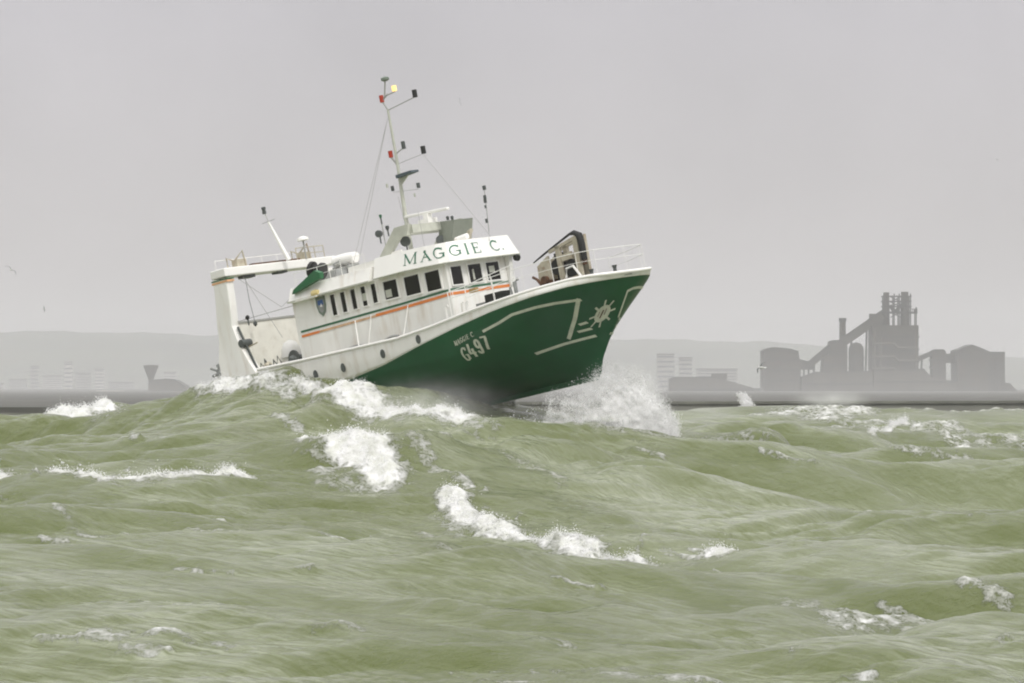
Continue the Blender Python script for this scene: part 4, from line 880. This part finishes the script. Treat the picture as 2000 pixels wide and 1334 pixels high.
# roof fascia with the name
BOT = [(-17.1, -3.0), (-12, -2.78), (-9, -2.62), (-7.4, -2.52), (-6.7, -2.42), (-6.2, -2.15), (-5.98, -1.7), (-5.88, -1.0), (-5.86, 0), (-5.88, 1.0), (-5.94, 1.8), (-6.05, 2.2), (-6.5, 2.5), (-7.4, 2.58), (-9, 2.65), (-12, 2.8), (-17.1, 3.0)]
def inset(p): return (p[0] - (.34 if p[0] > -6.8 else (.3 if p[0] > -7.5 else 0)), p[1] * (1 - .30 / 2.6))
def zbot(p): return 6.66 - .12 * max(0, (p[0] + 9) / 3.1) if p[0] > -9 else 6.66
def ztop(p): return 7.62 - .10 * max(0, (p[0] + 9) / 3.1) if p[0] > -9 else (7.62 if p[0] > -11.5 else 7.3)
def dens(P, k=6):
    out = []
    for a, b_ in zip(P[:-1], P[1:]): out += [(a[0] + (b_[0] - a[0]) * i / k, a[1] + (b_[1] - a[1]) * i / k) for i in range(k)]
    return out + [P[-1]]
BD = [p for p in dens(BOT) if p[0] >= -11.31] ; BA = [p for p in BOT if p[0] <= -12]
rows = [[(*p, zbot(p)), (*inset(p), ztop(p))] for p in BD]
mb = MB().grid(rows); n_ = len(rows)
mb.f.append(tuple(2 * i + 1 for i in range(n_))); mb.f.append(tuple(2 * i for i in range(n_))[::-1]); mb.f.append((0, 1, 2 * n_ - 1, 2 * n_ - 2))
fas = mb.build('wheelhouse_roof', M['white_clean'], ship); fas['label'] = 'white sloping roof fascia lettered with the name'
MB().tube([(p[0], p[1], zbot(p)) for p in BD], .04, 6).build('drip_rail', M['arch'], ship, smooth=True)
# lower roof aft of the wheelhouse
MB().prism([(-17.0, -2.95), (-11.3, -2.75), (-11.3, 2.75), (-17.0, 2.95)], lambda a, b_: (a, b_, 6.62), lambda a, b_: (a, b_ * .9, 7.28)).build('aft_roof', M['white'], ship)
MB().bx(-13.2, -11.25, -2.2, 2.2, 7.25, 7.58).build('roof_casing', M['white'], ship)
MB().bar((-17.05, -2.96, 6.62), (-11.3, -2.76, 6.62), .08).build('drip_rail', M['arch'], ship)
# lettering along the fascia
cum = [0]
for a, b_ in zip(BD[:-1], BD[1:]): cum.append(cum[-1] + math.hypot(b_[0] - a[0], b_[1] - a[1]))
u_ref = float(ip(-8.55, [p[0] for p in BD if p[1] < -2.5], cum[:len([p for p in BD if p[1] < -2.5])]))
def on_fascia(u, v):
    u = u + u_ref; x = float(ip(u, cum, [p[0] for p in BD])); y = float(ip(u, cum, [p[1] for p in BD])); p = (x, y); q = inset(p)
    a = Vector((*p, zbot(p))); b_ = Vector((*q, ztop(p))); i = min(max(np.searchsorted(cum, u), 1), len(cum) - 1); d = Vector((BD[i][0] - BD[i - 1][0], BD[i][1] - BD[i - 1][1], 0)).normalized()
    nrm = d.cross(b_ - a).normalized()
    return a + (b_ - a) * v / .98 + nrm * .015
mb = MB()
for ch, uc, w in (('M', 0, .80), ('A', 1.08, .74), ('G', 1.93, .62), ('G', 2.78, .62), ('I', 3.46, .40), ('E', 4.08, .54), ('C', 5.35, .62), ('.', 5.98, .4)):
    letter(mb, ch, uc - w / 2, .26, w, .52, on_fascia)
mb.build('name_lettering', M['letter_green'], fas)
# roof-edge floodlight, front post
MB().lathe([(.10, 0), (.16, .08), (.16, .26), (.05, .28)], c=(-6.1, 1.85, 6.42), axis=(1, 0, -.3), n=14).build('floodlight', M['black'], ship, smooth=True)
MB().prism_y([(-6.46, 6.6), (-6.12, 6.6), (-6.2, 6.1), (-6.38, 5.2), (-6.46, 5.1)], 1.55, 1.75).build('roof_bracket', M['white'], ship)

# radar arch, scanner, searchlights -----------------------------------
ar = MB()
for s in (-1, 1):
    ar.prism([(-11.6, 7.5), (-10.9, 7.5), (-9.75, 8.35), (-9.2, 8.35), (-9.0, 8.85), (-10.0, 8.85)], lambda a, b_, s=s: (a, s * 1.75, b_), lambda a, b_, s=s: (a, s * 1.55, b_))
ar.bx(-10.1, -8.95, -1.56, 1.56, 8.42, 8.80); ar.build('radar_arch', M['arch'], ship)
MB().prism([(-9.0, 8.79), (-8.0, 8.70), (-8.35, 7.75), (-9.35, 7.70)], lambda a, b_: (a, -.35 + .6, b_), lambda a, b_: (a, 1.5, b_)).build('chart_locker', mat('grey_locker_paint', (.22, .24, .20), .5, noise=.1), ship)
t = MB().bx(-9.85, -9.15, -.3, .3, 8.81, 9.05).bx(-9.6, -9.3, -.15, .15, 9.05, 9.28).build('radar_pedestal', M['white'], ship)
MB().bar((-10.98, .0, 9.42), (-7.96, .0, 9.26), .2, .14).build('radar_scanner', M['white_clean'], ship, bevel=.04)
def spotlight(name, c_, r, l, ax, m='dark_steel'):
    c_ = Vector(c_); ax = Vector(ax).normalized()
    o = MB().lathe([(r * .55, -l / 2), (r, -l * .1), (r, l / 2), (r * .85, l / 2 + .01)], c=c_, axis=ax, n=16).build(name, M[m], ship, smooth=True)
    MB().tube([c_ - Vector((0, 0, r)), c_ - Vector((0, 0, r + .3))], .035).build('stalk', M['dark_steel'], o)
spotlight('searchlight', (-9.9, -1.25, 8.15), .24, .36, (.55, -.8, -.1)); spotlight('searchlight', (-9.15, .25, 7.95), .22, .36, (.8, -.4, -.1))
spotlight('searchlight', (-11.67, -1.2, 8.84), .17, .3, (.4, -.8, 0)); spotlight('deck_lamp', (-11.05, -1.2, 9.0), .09, .2, (0, 0, 1))
spotlight('deck_lamp', (-11.37, -1.2, 9.62), .07, .16, (0, 0, 1), 'green_trim'); MB().tube([(-11.4, -1.2, 7.6), (-11.37, -1.2, 9.5)], .025).build('lamp_post', M['wire'], ship)
for x, z in ((-8.75, 9.0), (-8.45, 8.95)): MB().lathe([(.06, 0), (.08, .16), (.03, .2)], c=(x, .6, z - .2), n=10).build('vent', M['dark_steel'], ship)
MB().tube([(-8.0, 1.0, 7.75), (-7.6, .7, 7.95), (-6.9, .2, 8.0)], [.10, .13, .09], 12).build('horn', M['cream'], ship, smooth=True)
MB().lathe([(.02, -.45), (.12, -.38), (.14, .35), (.05, .42)], c=(-7.2, -.2, 7.72), axis=(1, .1, .05), n=14).build('life_canister', M['white'], ship, smooth=True)

# main mast with lamps -------------------------------------------------
mast = MB().tube([(-11.0, 0, 7.5), (-10.95, 0, 9.5), (-10.82, 0, 11.9), (-10.78, 0, 14.6)], [.12, .10, .075, .055], 10).build('mast', M['arch'], ship, smooth=True)
def arm(a, b_, r=.035): return MB().tube([a, b_], r, 6).build('mast_arm', M['wire'], mast)
def lamp(p, m, r=.11, h=.3):
    o = MB().lathe([(r, -h / 2), (r, h / 2)], c=p, n=12).build('mast_lamp', M[m], mast, smooth=True)
    return o
arm((-10.78, 0, 14.55), (-11.07, 0, 15.05)); arm((-11.07, 0, 15.05), (-10.60, 0, 15.30)); arm((-10.78, 0, 14.55), (-8.75, 0, 14.78), .025); arm((-10.85, 0, 15.18), (-10.6, 0, 15.95)); arm((-10.70, 0, 15.25), (-10.08, 0, 15.30), .03)
MB().lathe([(.1, 0), (.2, .05), (.2, .16), (.05, .22)], c=(-10.58, 0, 15.92), n=14).build('wind_sensor', M['badge'], mast, smooth=True)
lamp((-11.07, 0, 15.16), 'red', .11, .34); lamp((-10.08, 0, 15.46), 'lamp', .12, .26); lamp((-8.75, 0, 14.93), 'black', .12, .36)
arm((-10.82, 0, 11.9), (-11.17, 0, 12.36), .05); arm((-10.80, 0, 12.45), (-10.18, 0, 12.62), .03); arm((-10.82, 0, 11.95), (-8.89, 0, 12.08), .012)
lamp((-11.17, 0, 12.5), 'red', .11, .32); lamp((-10.18, 0, 12.74), 'dark_steel', .10, .36); lamp((-8.89, 0, 12.25), 'black', .12, .36)
MB().prism_y([(-10.84, 11.28), (-9.72, 11.36), (-9.75, 11.46), (-10.86, 11.44)], -.25, .25).build('mast_platform', mat('slate_blue_paint', (.06, .085, .10), .5), mast)
MB().prism_y([(-10.85, 11.27), (-10.2, 11.3), (-10.87, 10.9)], -.03, .03).build('platform_bracket', M['arch'], mast)
arm((-11.5, 0, 10.72), (-9.68, 0, 10.52), .012)
lamp((-11.48, 0, 10.9), 'dark_steel', .08, .24); lamp((-9.68, 0, 10.7), 'dark_steel', .09, .24); lamp((-11.82, 0, 11.1), 'arch', .06, .18); lamp((-10.05, 0, 10.3), 'arch', .05, .16)
for a, b_ in (((-11.04, 0, 13.99), (-15.14, 0, 7.4)), ((-8.92, 0, 12.0), (-5.9, .4, 7.5)), ((-10.9, 0, 14.2), (-13.5, -1.8, 7.3))):
    MB().tube([a, b_], .010, 5).build('stay_wire', M['wire'], mast)
# short signal mast on the wheelhouse roof front
fm = MB().tube([(-5.95, .3, 7.3), (-5.62, .1, 7.8), (-5.31, 0, 9.75)], .018, 6).build('signal_mast', M['wire'], ship)
for x, z, r, h in ((-5.30, 9.72, .085, .2), (-5.38, 9.29, .075, .18), (-5.40, 9.12, .075, .18), (-5.45, 8.85, .05, .14), (-5.56, 8.2, .06, .2)):
    MB().lathe([(r, -h / 2), (r, h / 2)], c=(x, 0, z), n=10).build('signal_lamp', M['dark_steel'], fm, smooth=True)

# stern gantry ---------------------------------------------------------
leg = [(-21.55, 8.62), (-20.55, 8.45), (-20.62, 7.2), (-20.75, 6.2), (-20.5, 5.3), (-20.05, 4.4), (-19.65, 3.75), (-19.65, 2.75), (-22.2, 2.75), (-22.25, 4.7), (-21.95, 5.6), (-21.85, 6.6), (-21.65, 7.6)]
gan = MB()
for i, s in enumerate((-1, 1)):
    o = MB().prism(leg, lambda a, b_, s=s: (a, s * 3.5, b_), lambda a, b_, s=s: (a, s * 3.05, b_)).build('gantry_leg', M['white'], ship, bevel=.05)
    if s < 0:
        MB().bx(-21.66, -20.48, -3.515, -3.04, 8.47, 8.53).build('green_band', M['green_trim'], o); MB().bx(-21.66, -20.48, -3.515, -3.04, 8.34, 8.44).build('orange_band', mat('worn_orange_paint', (.66, .38, .20), .6, noise=.2), o)
gb = MB().bx(-21.6, -20.5, -3.55, 3.75, 8.60, 9.02).build('gantry_beam', M['white_clean'], ship, bevel=.05)
MB().bx(-21.3, -20.8, -2.1, -1.4, 8.46, 8.61).build('sheave_block', M['dark_steel'], ship); MB().bx(-21.3, -20.8, .1, .7, 8.50, 8.61).build('sheave_block', M['dark_steel'], ship)
MB().bx(-20.9, -20.6, -1.6, 1.5, 9.03, 9.10).build('beam_walkway', M['rust'], ship)
def hoop(y0, name):
    mb = MB(); mb.tube([(-21.3, y0 - .3, 9.0), (-21.3, y0 - .3, 9.55), (-21.1, y0, 9.35), (-20.8, y0 + .35, 9.8), (-20.8, y0 + .45, 9.0)], .06, 8); mb.bx(-21.2, -20.8, y0 - .1, y0 + .5, 9.02, 9.4)
    return mb.build(name, M['cream'], ship)
hoop(-2.3, 'hanging_block'); hoop(1.9, 'hanging_block')
gm = MB().tube([(-20.1, .3, 9.0), (-20.72, 0, 11.05)], [.12, .055], 8).build('gantry_mast', M['white_clean'], ship, smooth=True)
MB().tube([(-20.72, 0, 11.05), (-20.9, 0, 11.6)], .02).build('mast_tip', M['wire'], gm)
MB().lathe([(.10, -.14), (.10, .02), (.06, .05), (.11, .08), (.11, .2)], c=(-20.9, 0, 11.62), n=12).build('stern_lamp', M['dark_steel'], gm)
MB().tube([(-21.2, 0, 11.05), (-20.2, 0, 11.1)], .015).build('mast_arm', M['wire'], gm)
MB().lathe([(.05, 0), (.30, .04), (.28, .16), (.08, .24)], c=(-20.5, 1.8, 9.9), n=16).build('satellite_dome', M['white_clean'], ship, smooth=True)
MB().tube([(-20.5, 1.8, 9.0), (-20.5, 1.8, 9.92)], .04).build('dome_post', M['wire'], ship)
mb = MB()
for y in (1.3, 1.9, 2.5, 3.1): mb.tube([(-20.6, y, 9.0), (-20.6, y, 9.62)], .025, 6)
mb.tube([(-20.6, 1.3, 9.6), (-20.6, 3.1, 9.6)], .025, 6); mb.tube([(-20.6, 1.3, 9.3), (-20.6, 3.1, 9.3)], .02, 6); mb.build('beam_railing', M['cream'], ship)
# life raft canister and its cradle on the aft roof
MB().lathe([(.05, -.85), (.26, -.78), (.30, -.3), (.30, .3), (.26, .78), (.05, .85)], c=(-16.7, .9, 8.35), axis=(1, 0, -.02), n=18).build('liferaft_canister', M['white_clean'], ship, smooth=True)
mb = MB()
for x in (-17.3, -16.8, -16.2): mb.bx(x - .05, x + .05, .55, 1.25, 7.28, 8.08)
mb.tube([(-17.3, .5, 7.9), (-15.6, .5, 7.9)], .03, 6); mb.build('raft_cradle', M['steel'], ship)
mb = MB(); mb.bx(-17.4, -16.3, -.3, .5, 7.28, 7.9).tube([(-15.9, -.6, 7.3), (-15.9, -.6, 8.1), (-15.4, -.6, 8.2)], .06, 8); mb.build('engine_vent', M['steel'], ship)
# net hauler: black drum ends with a green guard
nh = MB().lathe([(.1, -.4), (.40, -.36), (.40, -.2), (.25, -.15), (.25, .15), (.40, .2), (.40, .36), (.1, .4)], c=(-15.55, -2.05, 7.86), axis=(.75, .2, -.25), n=18).build('net_hauler', M['black'], ship, smooth=True)
MB().prism_y([(-16.75, 6.92), (-15.15, 6.62), (-14.75, 7.18), (-15.3, 7.35), (-16.5, 7.05)], -2.60, -2.2).build('drum_end', M['black'], nh)
MB().prism_y([(-16.60, 6.96), (-16.45, 7.16), (-14.75, 7.78), (-14.40, 7.62), (-14.45, 7.35)], -2.98, -2.70).build('hauler_guard', M['tarp'], nh)
MB().bx(-16.9, -14.9, -2.98, -2.3, 6.56, 6.63).build('hauler_shelf', M['white'], ship)
# badge and lamp at the aft end of the house
sh = [(-.30, .42), (.30, .42), (.31, 0), (.22, -.32), (0, -.52), (-.22, -.32), (-.31, 0)]
bx_ = -15.05
bd = MB().prism([(p[0], p[1]) for p in sh], lambda a, b_: tuple(on_house(bx_ + a, 6.12 + b_, .0)), lambda a, b_: tuple(on_house(bx_ + a, 6.12 + b_, .05))).build('badge', M['badge'], ship)
MB().prism([(p[0] * .72, p[1] * .72) for p in sh], lambda a, b_: tuple(on_house(bx_ + a, 6.12 + b_, .04)), lambda a, b_: tuple(on_house(bx_ + a, 6.12 + b_, .058))).build('badge_field', M['steel'], bd)
MB().prism([(-.18, .22), (.18, .22), (.18, -.02), (-.18, -.02)], lambda a, b_: tuple(on_house(bx_ + a, 6.16 + b_, .055)), lambda a, b_: tuple(on_house(bx_ + a, 6.16 + b_, .066))).build('blue_panel', M['blue'], bd)
MB().prism([(-.07, -.1), (.05, .06), (.1, -.12)], lambda a, b_: tuple(on_house(bx_ + a, 6.16 + b_, .06)), lambda a, b_: tuple(on_house(bx_ + a, 6.16 + b_, .075))).build('badge_charge', M['white_clean'], bd)
MB().lathe([(.18, -.22), (.2, 0), (.14, .22)], c=on_house(-15.05, 6.72, .2), axis=(1, 0, 0), n=12).build('wall_lamp', M['brass'], ship, smooth=True)
# aft deck: shelter panel on the port side, winch, net, rollers and lines
MB().bx(-21.66, -21.56, -3.0, 3.0, 2.8, 6.35).build('stern_screen', mat('salt_stained_white_paint', (.76, .74, .67), .6, noise=.06, scale=2, dirt=(.5, .45, .36), dirt_amt=.4), ship)
MB().bx(-21.7, -21.5, -3.02, 3.02, 6.352, 6.44).build('screen_rail', M['wire'], ship)
for y_, z_1, z_0 in ((-1.85, 8.46, 6.3),): MB().tube([(-21.05, y_, z_1), (-21.0, y_ - .05, (z_0 + z_1) / 2), (-21.0, y_ + .05, z_0)], .014, 6).lathe([(.02, -.14), (.1, -.05), (.1, .06), (.02, .14)], c=(-21.0, y_ + .05, z_0 - .1), n=10).build('hanging_hook', M['dark_steel'], ship)
mb = MB()
for y in (-3.2, -2.2, -1.2, -.2, .8, 1.8, 2.8): mb.tube([(-21.5, y, 9.0), (-21.5, y, 9.5)], .016, 6)
mb.tube([(-21.5, -3.2, 9.5), (-21.5, 2.8, 9.5)], .016, 6); mb.build('beam_railing', M['white'], ship)
mb = MB()
for x in np.arange(-16.6, -11.4, .85): mb.tube([(x, -2.62, 7.2), (x, -2.62, 7.95)], .016, 6)
mb.tube([(-16.6, -2.62, 7.95), (-11.5, -2.62, 7.95)], .016, 6); mb.tube([(-16.6, -2.62, 7.6), (-11.5, -2.62, 7.6)], .012, 6); mb.build('roof_railing', M['white_clean'], ship)
for x, m_ in ((-19.35, 'cream'), (-17.5, 'dark_steel')): MB().lathe([(.05, -.2), (.2, -.12), (.22, .1), (.06, .24)], c=(x, -2.9, 3.9), axis=(.3, .2, 1), n=12).build('buoy', M[m_], ship, smooth=True)
MB().tube([(-20.4, -3.0, 8.5), (-18.4, -2.2, 6.6), (-17.2, -2.0, 7.2)], .014, 5).build('tackle_rope', M['wire'], ship)
MB().tube([(-20.8, -2.2, 8.55), (-19.2, -1.8, 5.2)], .014, 5).build('tackle_rope', M['wire'], ship)
MB().bar((-10.9, -1.6, 7.62), (-9.9, -1.6, 7.62), .16, .34).build('roof_locker', M['white'], ship)
MB().tube([(-7.9, -2.0, 7.55), (-7.9, -2.0, 9.3)], .010, 5).build('whip_aerial', M['wire'], ship); MB().tube([(-12.2, 1.2, 7.3), (-12.5, 1.2, 10.6)], .012, 5).build('whip_aerial', M['wire'], ship)
MB().tube([(-21.6, -3.2, 6.35), (-17, -2.75, 6.45)], .018, 6).build('life_line', M['wire'], ship)
MB().lathe([(.2, -.3), (.2, .3)], c=(-20.35, -3.2, 5.25), axis=(0, 1, 0), n=14).build('warp_roller', M['dark_steel'], ship, smooth=True)
MB().bar((-20.6, -3.28, 6.1), (-19.75, -3.28, 3.9), .09).build('leg_edge_bar', M['dark_steel'], ship)
spotlight('gantry_lamp', (-19.85, -3.2, 6.45), .10, .2, (.4, -.6, -.5), 'black')
wn = MB().lathe([(.55, -.5), (.55, -.42), (.3, -.4), (.3, .4), (.55, .42), (.55, .5)], c=(-18.15, -1.7, 3.9), axis=(.2, 1, 0), n=20).build('trawl_winch', M['dark_steel'], ship, smooth=True)
MB().bx(-18.6, -17.5, -2.35, -1.1, 2.76, 3.5).build('winch_bed', M['rust'], wn)
MB().lathe([(.5, -.1), (.48, .3), (.3, .62), (.05, .72)], c=(-19.0, -1.6, 4.3), n=16).build('winch_hood', M['white_clean'], ship, smooth=True)
MB().bx(-19.4, -18.6, -2.0, -1.2, 2.76, 4.3).build('hood_base', M['white'], ship)
mb = MB()
for i in range(9): mb.tube([(-21.2 + .32 * i, -3.05 + .05 * (i % 2), 3.5), (-21.0 + .32 * i, -3.0, 4.0 + .14 * (i % 3)), (-20.9 + .32 * i, -2.8, 3.7)], .05 + .02 * (i % 2), 6)
mb.build('net_bundle', M['dark_steel'], ship)
mb = MB()
for x in (-20.6, -19.9): mb.tube([(x, -3.1, 3.7), (x - .55, -3.1, 5.1)], .035, 6)
mb.tube([(-20.9, -3.1, 4.95), (-19.6, -3.1, 5.15)], .04, 6); mb.build('deck_railing', M['cream'], ship)
# quarter gallows hardware at the stern
mb = MB(); mb.tube([(-22.0, -2.95, 4.9), (-22.7, -3.0, 4.2), (-23.3, -3.1, 4.1)], .08, 8).tube([(-22.5, -2.9, 3.7), (-23.0, -2.95, 4.6)], .09, 8).tube([(-22.2, -2.8, 3.9), (-23.6, -2.9, 4.5)], .06, 8)
mb.lathe([(.25, -.06), (.25, .06)], c=(-22.9, -3.0, 4.15), axis=(.3, 1, 0), n=14); mb.build('stern_roller', M['steel'], ship)
MB().prism_y([(-23.2, 3.2), (-22.0, 3.0), (-21.9, 4.3), (-22.9, 4.2)], -2.9, -2.78).build('trawl_door', M['rust'], ship)
MB().tube([(-22.1, -3.1, 4.4), (-22.35, -3.15, 5.3), (-22.2, -3.15, 5.7)], .05, 8).build('stern_davit', M['dark_steel'], ship)

# foredeck -------------------------------------------------------------
# net drum stand on the whaleback
zf = 4.2
stand = MB()
for y in (-.75, -.25):
    stand.prism_y([(-2.1, 4.75), (-2.05, 5.45), (-1.30, 5.80), (-1.25, 4.6), (-1.9, 4.5)], y, y + .14)
    stand.prism_y([(-.72, 4.3), (-.72, 6.10), (-.44, 6.16), (-.46, 4.3)], y, y + .14); stand.prism_y([(.42, 4.4), (.5, 6.35), (.8, 6.40), (.75, 4.4)], y, y + .14)
    stand.prism_y([(-1.15, 5.88), (-1.15, 6.02), (.5, 6.35), (.5, 6.2)], y, y + .14); stand.prism_y([(-.40, 5.38), (-.40, 5.68), (.25, 5.74), (.25, 5.42)], y, y + .12); stand.prism_y([(-1.12, 4.28), (-1.12, 4.5), (.5, 4.62), (.5, 4.4)], y, y + .14)
ws = stand.build('net_drum_stand', M['cream'], ship)
MB().tube([(-2.3, -.68, 5.66), (-1.6, -.68, 5.90), (-.6, -.68, 6.22), (.3, -.68, 6.50), (.65, -.68, 6.52), (.92, -.68, 6.36), (1.0, -.68, 5.9), (.98, -.68, 5.2)], [.03, .05, .05, .06, .12, .17, .16, .14], 10).build('drum_arch', M['black'], ws, smooth=True)
MB().prism_y([(.62, 5.0), (.66, 6.2), (.88, 6.2), (.86, 5.0)], -.62, -.42).build('arch_liner', M['rust'], ws)
MB().lathe([(.1, -.35), (.42, -.32), (.42, .32), (.1, .35)], c=(.05, -.35, 4.98), axis=(0, 1, 0), n=18).lathe([(.05, -.35), (.36, -.32), (.36, .32), (.05, .35)], c=(-.92, -.35, 5.2), axis=(0, 1, 0), n=16).build('net_drum', M['black'], ws, smooth=True)
MB().bx(-1.1, -.75, -.5, -.15, 4.3, 5.85).build('drum_back', M['black'], ws)
MB().bx(-1.6, 1.0, -.62, -.05, 4.15, 4.42).build('drum_base', M['black'], ws)
mb = MB(); mb.bx(-1.75, -1.2, -.9, -.2, 4.35, 4.7).lathe([(.2, -.1), (.2, .1)], c=(-1.55, -.9, 4.72), axis=(0, 1, 0), n=12).tube([(-2.3, -.9, 5.0), (-2.05, -.9, 4.85), (-1.8, -.9, 4.5)], .07, 8); mb.build('hydraulic_motor', M['rust'], ws)
MB().tube([(-.2, -.85, 4.6), (-.1, -.85, 5.0), (.35, -.85, 5.05), (.75, -.85, 4.5)], .06, 8).build('guide_hoop', M['white_clean'], ship)
for c_ in ((1.2, -.6, 4.3), (2.3, -.2, 4.25)): MB().lathe([(.10, 0), (.08, .28), (.13, .42)], c=c_, n=12).build('mooring_bollard', M['dark_steel'], ship)
# foredeck pipe railing round the bow
def railpt(x, side, z, inx=.25): return (x, side * max(0.0, float(hb(min(x, 3.2), 4.3)) - inx), z)
top = [railpt(x, -1, 4.35 + h_, .3) for x, h_ in ((-4.6, .75), (-2.8, .95), (-1.0, 1.05), (.6, 1.1), (1.8, 1.12), (2.5, 1.1))] + [(2.85, 0, 5.42)] + [railpt(x, 1, 4.35 + h_, .3) for x, h_ in ((2.5, 1.1), (1.8, 1.1), (.6, 1.05), (-1.0, 1.0))]
rl = MB().tube(top, .017, 6).tube([(p[0], p[1], p[2] - .45) for p in top], .012, 6)
for p in top: rl.tube([(p[0], p[1], 4.1), p], .014, 6)
rl.build('foredeck_railing', M['white_clean'], ship)
# side railing and ladder by the wheelhouse front
mb = MB(); mb.tube([(-6.2, -2.75, 5.15), (-4.9, -2.8, 5.22), (-3.1, -2.8, 5.45), (-1.6, -2.75, 5.62)], .025, 6); mb.tube([(-6.2, -2.75, 4.85), (-3.1, -2.8, 4.95), (-1.6, -2.75, 5.0)], .018, 6)
for x, z in ((-6.1, 5.15), (-4.9, 5.22), (-3.1, 5.45)): mb.tube([(x, -2.8, 3.9), (x, -2.8, z)], .022, 6)
mb.build('side_railing', M['white_clean'], ship)
for x in (-11.9, -9.4): MB().tube([(x, -wy(x) - .03, 5.1), (x - .1, -2.9, 3.65)], .025, 6).build('side_strut', M['white_clean'], ship)
mb = MB(); mb.tube([(-13.0, -wy(-13) - .04, 5.0), (-12.4, -3.15, 3.6)], .03, 6); mb.build('side_strut', M['white'], ship)
MB().bx(-3.95, -2.75, -2.6, -2.05, 4.12, 4.62).build('fish_box', M['black'], ship, bevel=.04)
MB().bx(-4.6, -3.96, -2.6, -2.2, 4.05, 4.32).build('anchor_chock', M['steel'], ship, bevel=.03)
mb = MB(); mb.tube([(-1.75, -2.65, 4.15), (-1.75, -2.65, 4.85), (-1.55, -2.6, 4.95)], .09, 8).tube([(-2.0, -2.65, 4.1), (-2.1, -2.65, 4.65)], .06, 8); mb.build('fairlead_post', M['steel'], ship)
for x in (-5.3, -5.0, -6.4): MB().tube([(x, -2.85, 3.8), (x + .05, -2.85, 4.5), (x + .22, -2.85, 4.55)], .05, 7).build('tank_vent', M['white'], ship)
MB().bx(-5.2, -4.75, -2.28, -2.1, 4.9, 5.1).build('wall_locker', mat('ochre_locker_paint', (.42, .27, .10), .6), ship)
mb = MB(); mb.tube([(x, -2.85 - .06 * math.sin(x * 3), 3.72 + .1 * math.sin(x * 2.3)) for x in np.linspace(-14.2, -9.8, 16)], .06, 6); mb.build('coiled_hose', M['steel'], ship)

# ------------------------------------------------------------------ gulls
def gull(px, py, Y, span, roll, yaw, dip, label):
    t = empty('gull', at(px, py, Y), (R(roll), 0, R(yaw))); tag(t, label, 'gull', 'gulls gliding in the gale')
    MB().lathe([(.01, -.26), (.05, -.2), (.075, -.05), (.07, .08), (.05, .16), (.04, .2), (.005, .27)], axis=(1, 0, 0), n=10).build('body', M['gull_white'], t, smooth=True)
    for s in (-1, 1):
        h = span / 2; rows = []
        for k in range(8):
            f = k / 7; y = s * (0.05 + h * f); z = .02 + .16 * math.sin(f * 2.2) - dip * f * f; x = .04 - .22 * max(0, f - .45) ** 1.2; ch = .17 * (1 - f) ** .6 + .012
            rows.append([(x + ch * .45, y, z), (x, y, z + .018), (x - ch * .55, y, z), (x, y, z - .008), (x + ch * .45, y, z)])
        MB().grid(rows).build('wing', M['gull_grey'], t, smooth=True)
    MB().prism_z([(-.22, -.03), (-.22, .03), (-.36, .07), (-.36, -.07)], -.008, .008).build('tail', M['gull_white'], t)
gull(22, 527, 400, 1.2, 35, 70, .25, 'gull with raised wings flying at the far left edge')
gull(86, 604, 800, 1.2, 60, 20, .1, 'small dark gull above the left end of the hills')
gull(897, 199, 560, 1.0, 75, 80, .1, 'faint gull high in the sky right of the mast')
gull(1948, 312, 900, 1.1, 20, 110, .2, 'gull alone in the sky above the right end of the steelworks')
gull(1486, 718, 290, 1.25, -30, 150, .2, 'gull skimming in front of the left block of the steelworks')

# ------------------------------------------------------------------ haze: the salt-laden air
hz = MB().bx(-8100, 8100, -140, 14500, -9, 230).build('haze', M['white']); hz['kind'] = 'stuff'; hz['label'] = 'pale salt haze over the sea fading the far shore'; hz['category'] = 'haze'
hm = bpy.data.materials.new('salt_haze'); hm.use_nodes = True; hn = hm.node_tree; hn.nodes.clear()
ho = hn.nodes.new('ShaderNodeOutputMaterial'); pv = hn.nodes.new('ShaderNodeVolumePrincipled'); hn.links.new(pv.outputs[0], ho.inputs['Volume'])
pv.inputs['Color'].default_value = (0.96, 0.96, 0.96, 1); pv.inputs['Density'].default_value = 0.00011; pv.inputs['Anisotropy'].default_value = 0.2
hz.data.materials.clear(); hz.data.materials.append(hm)
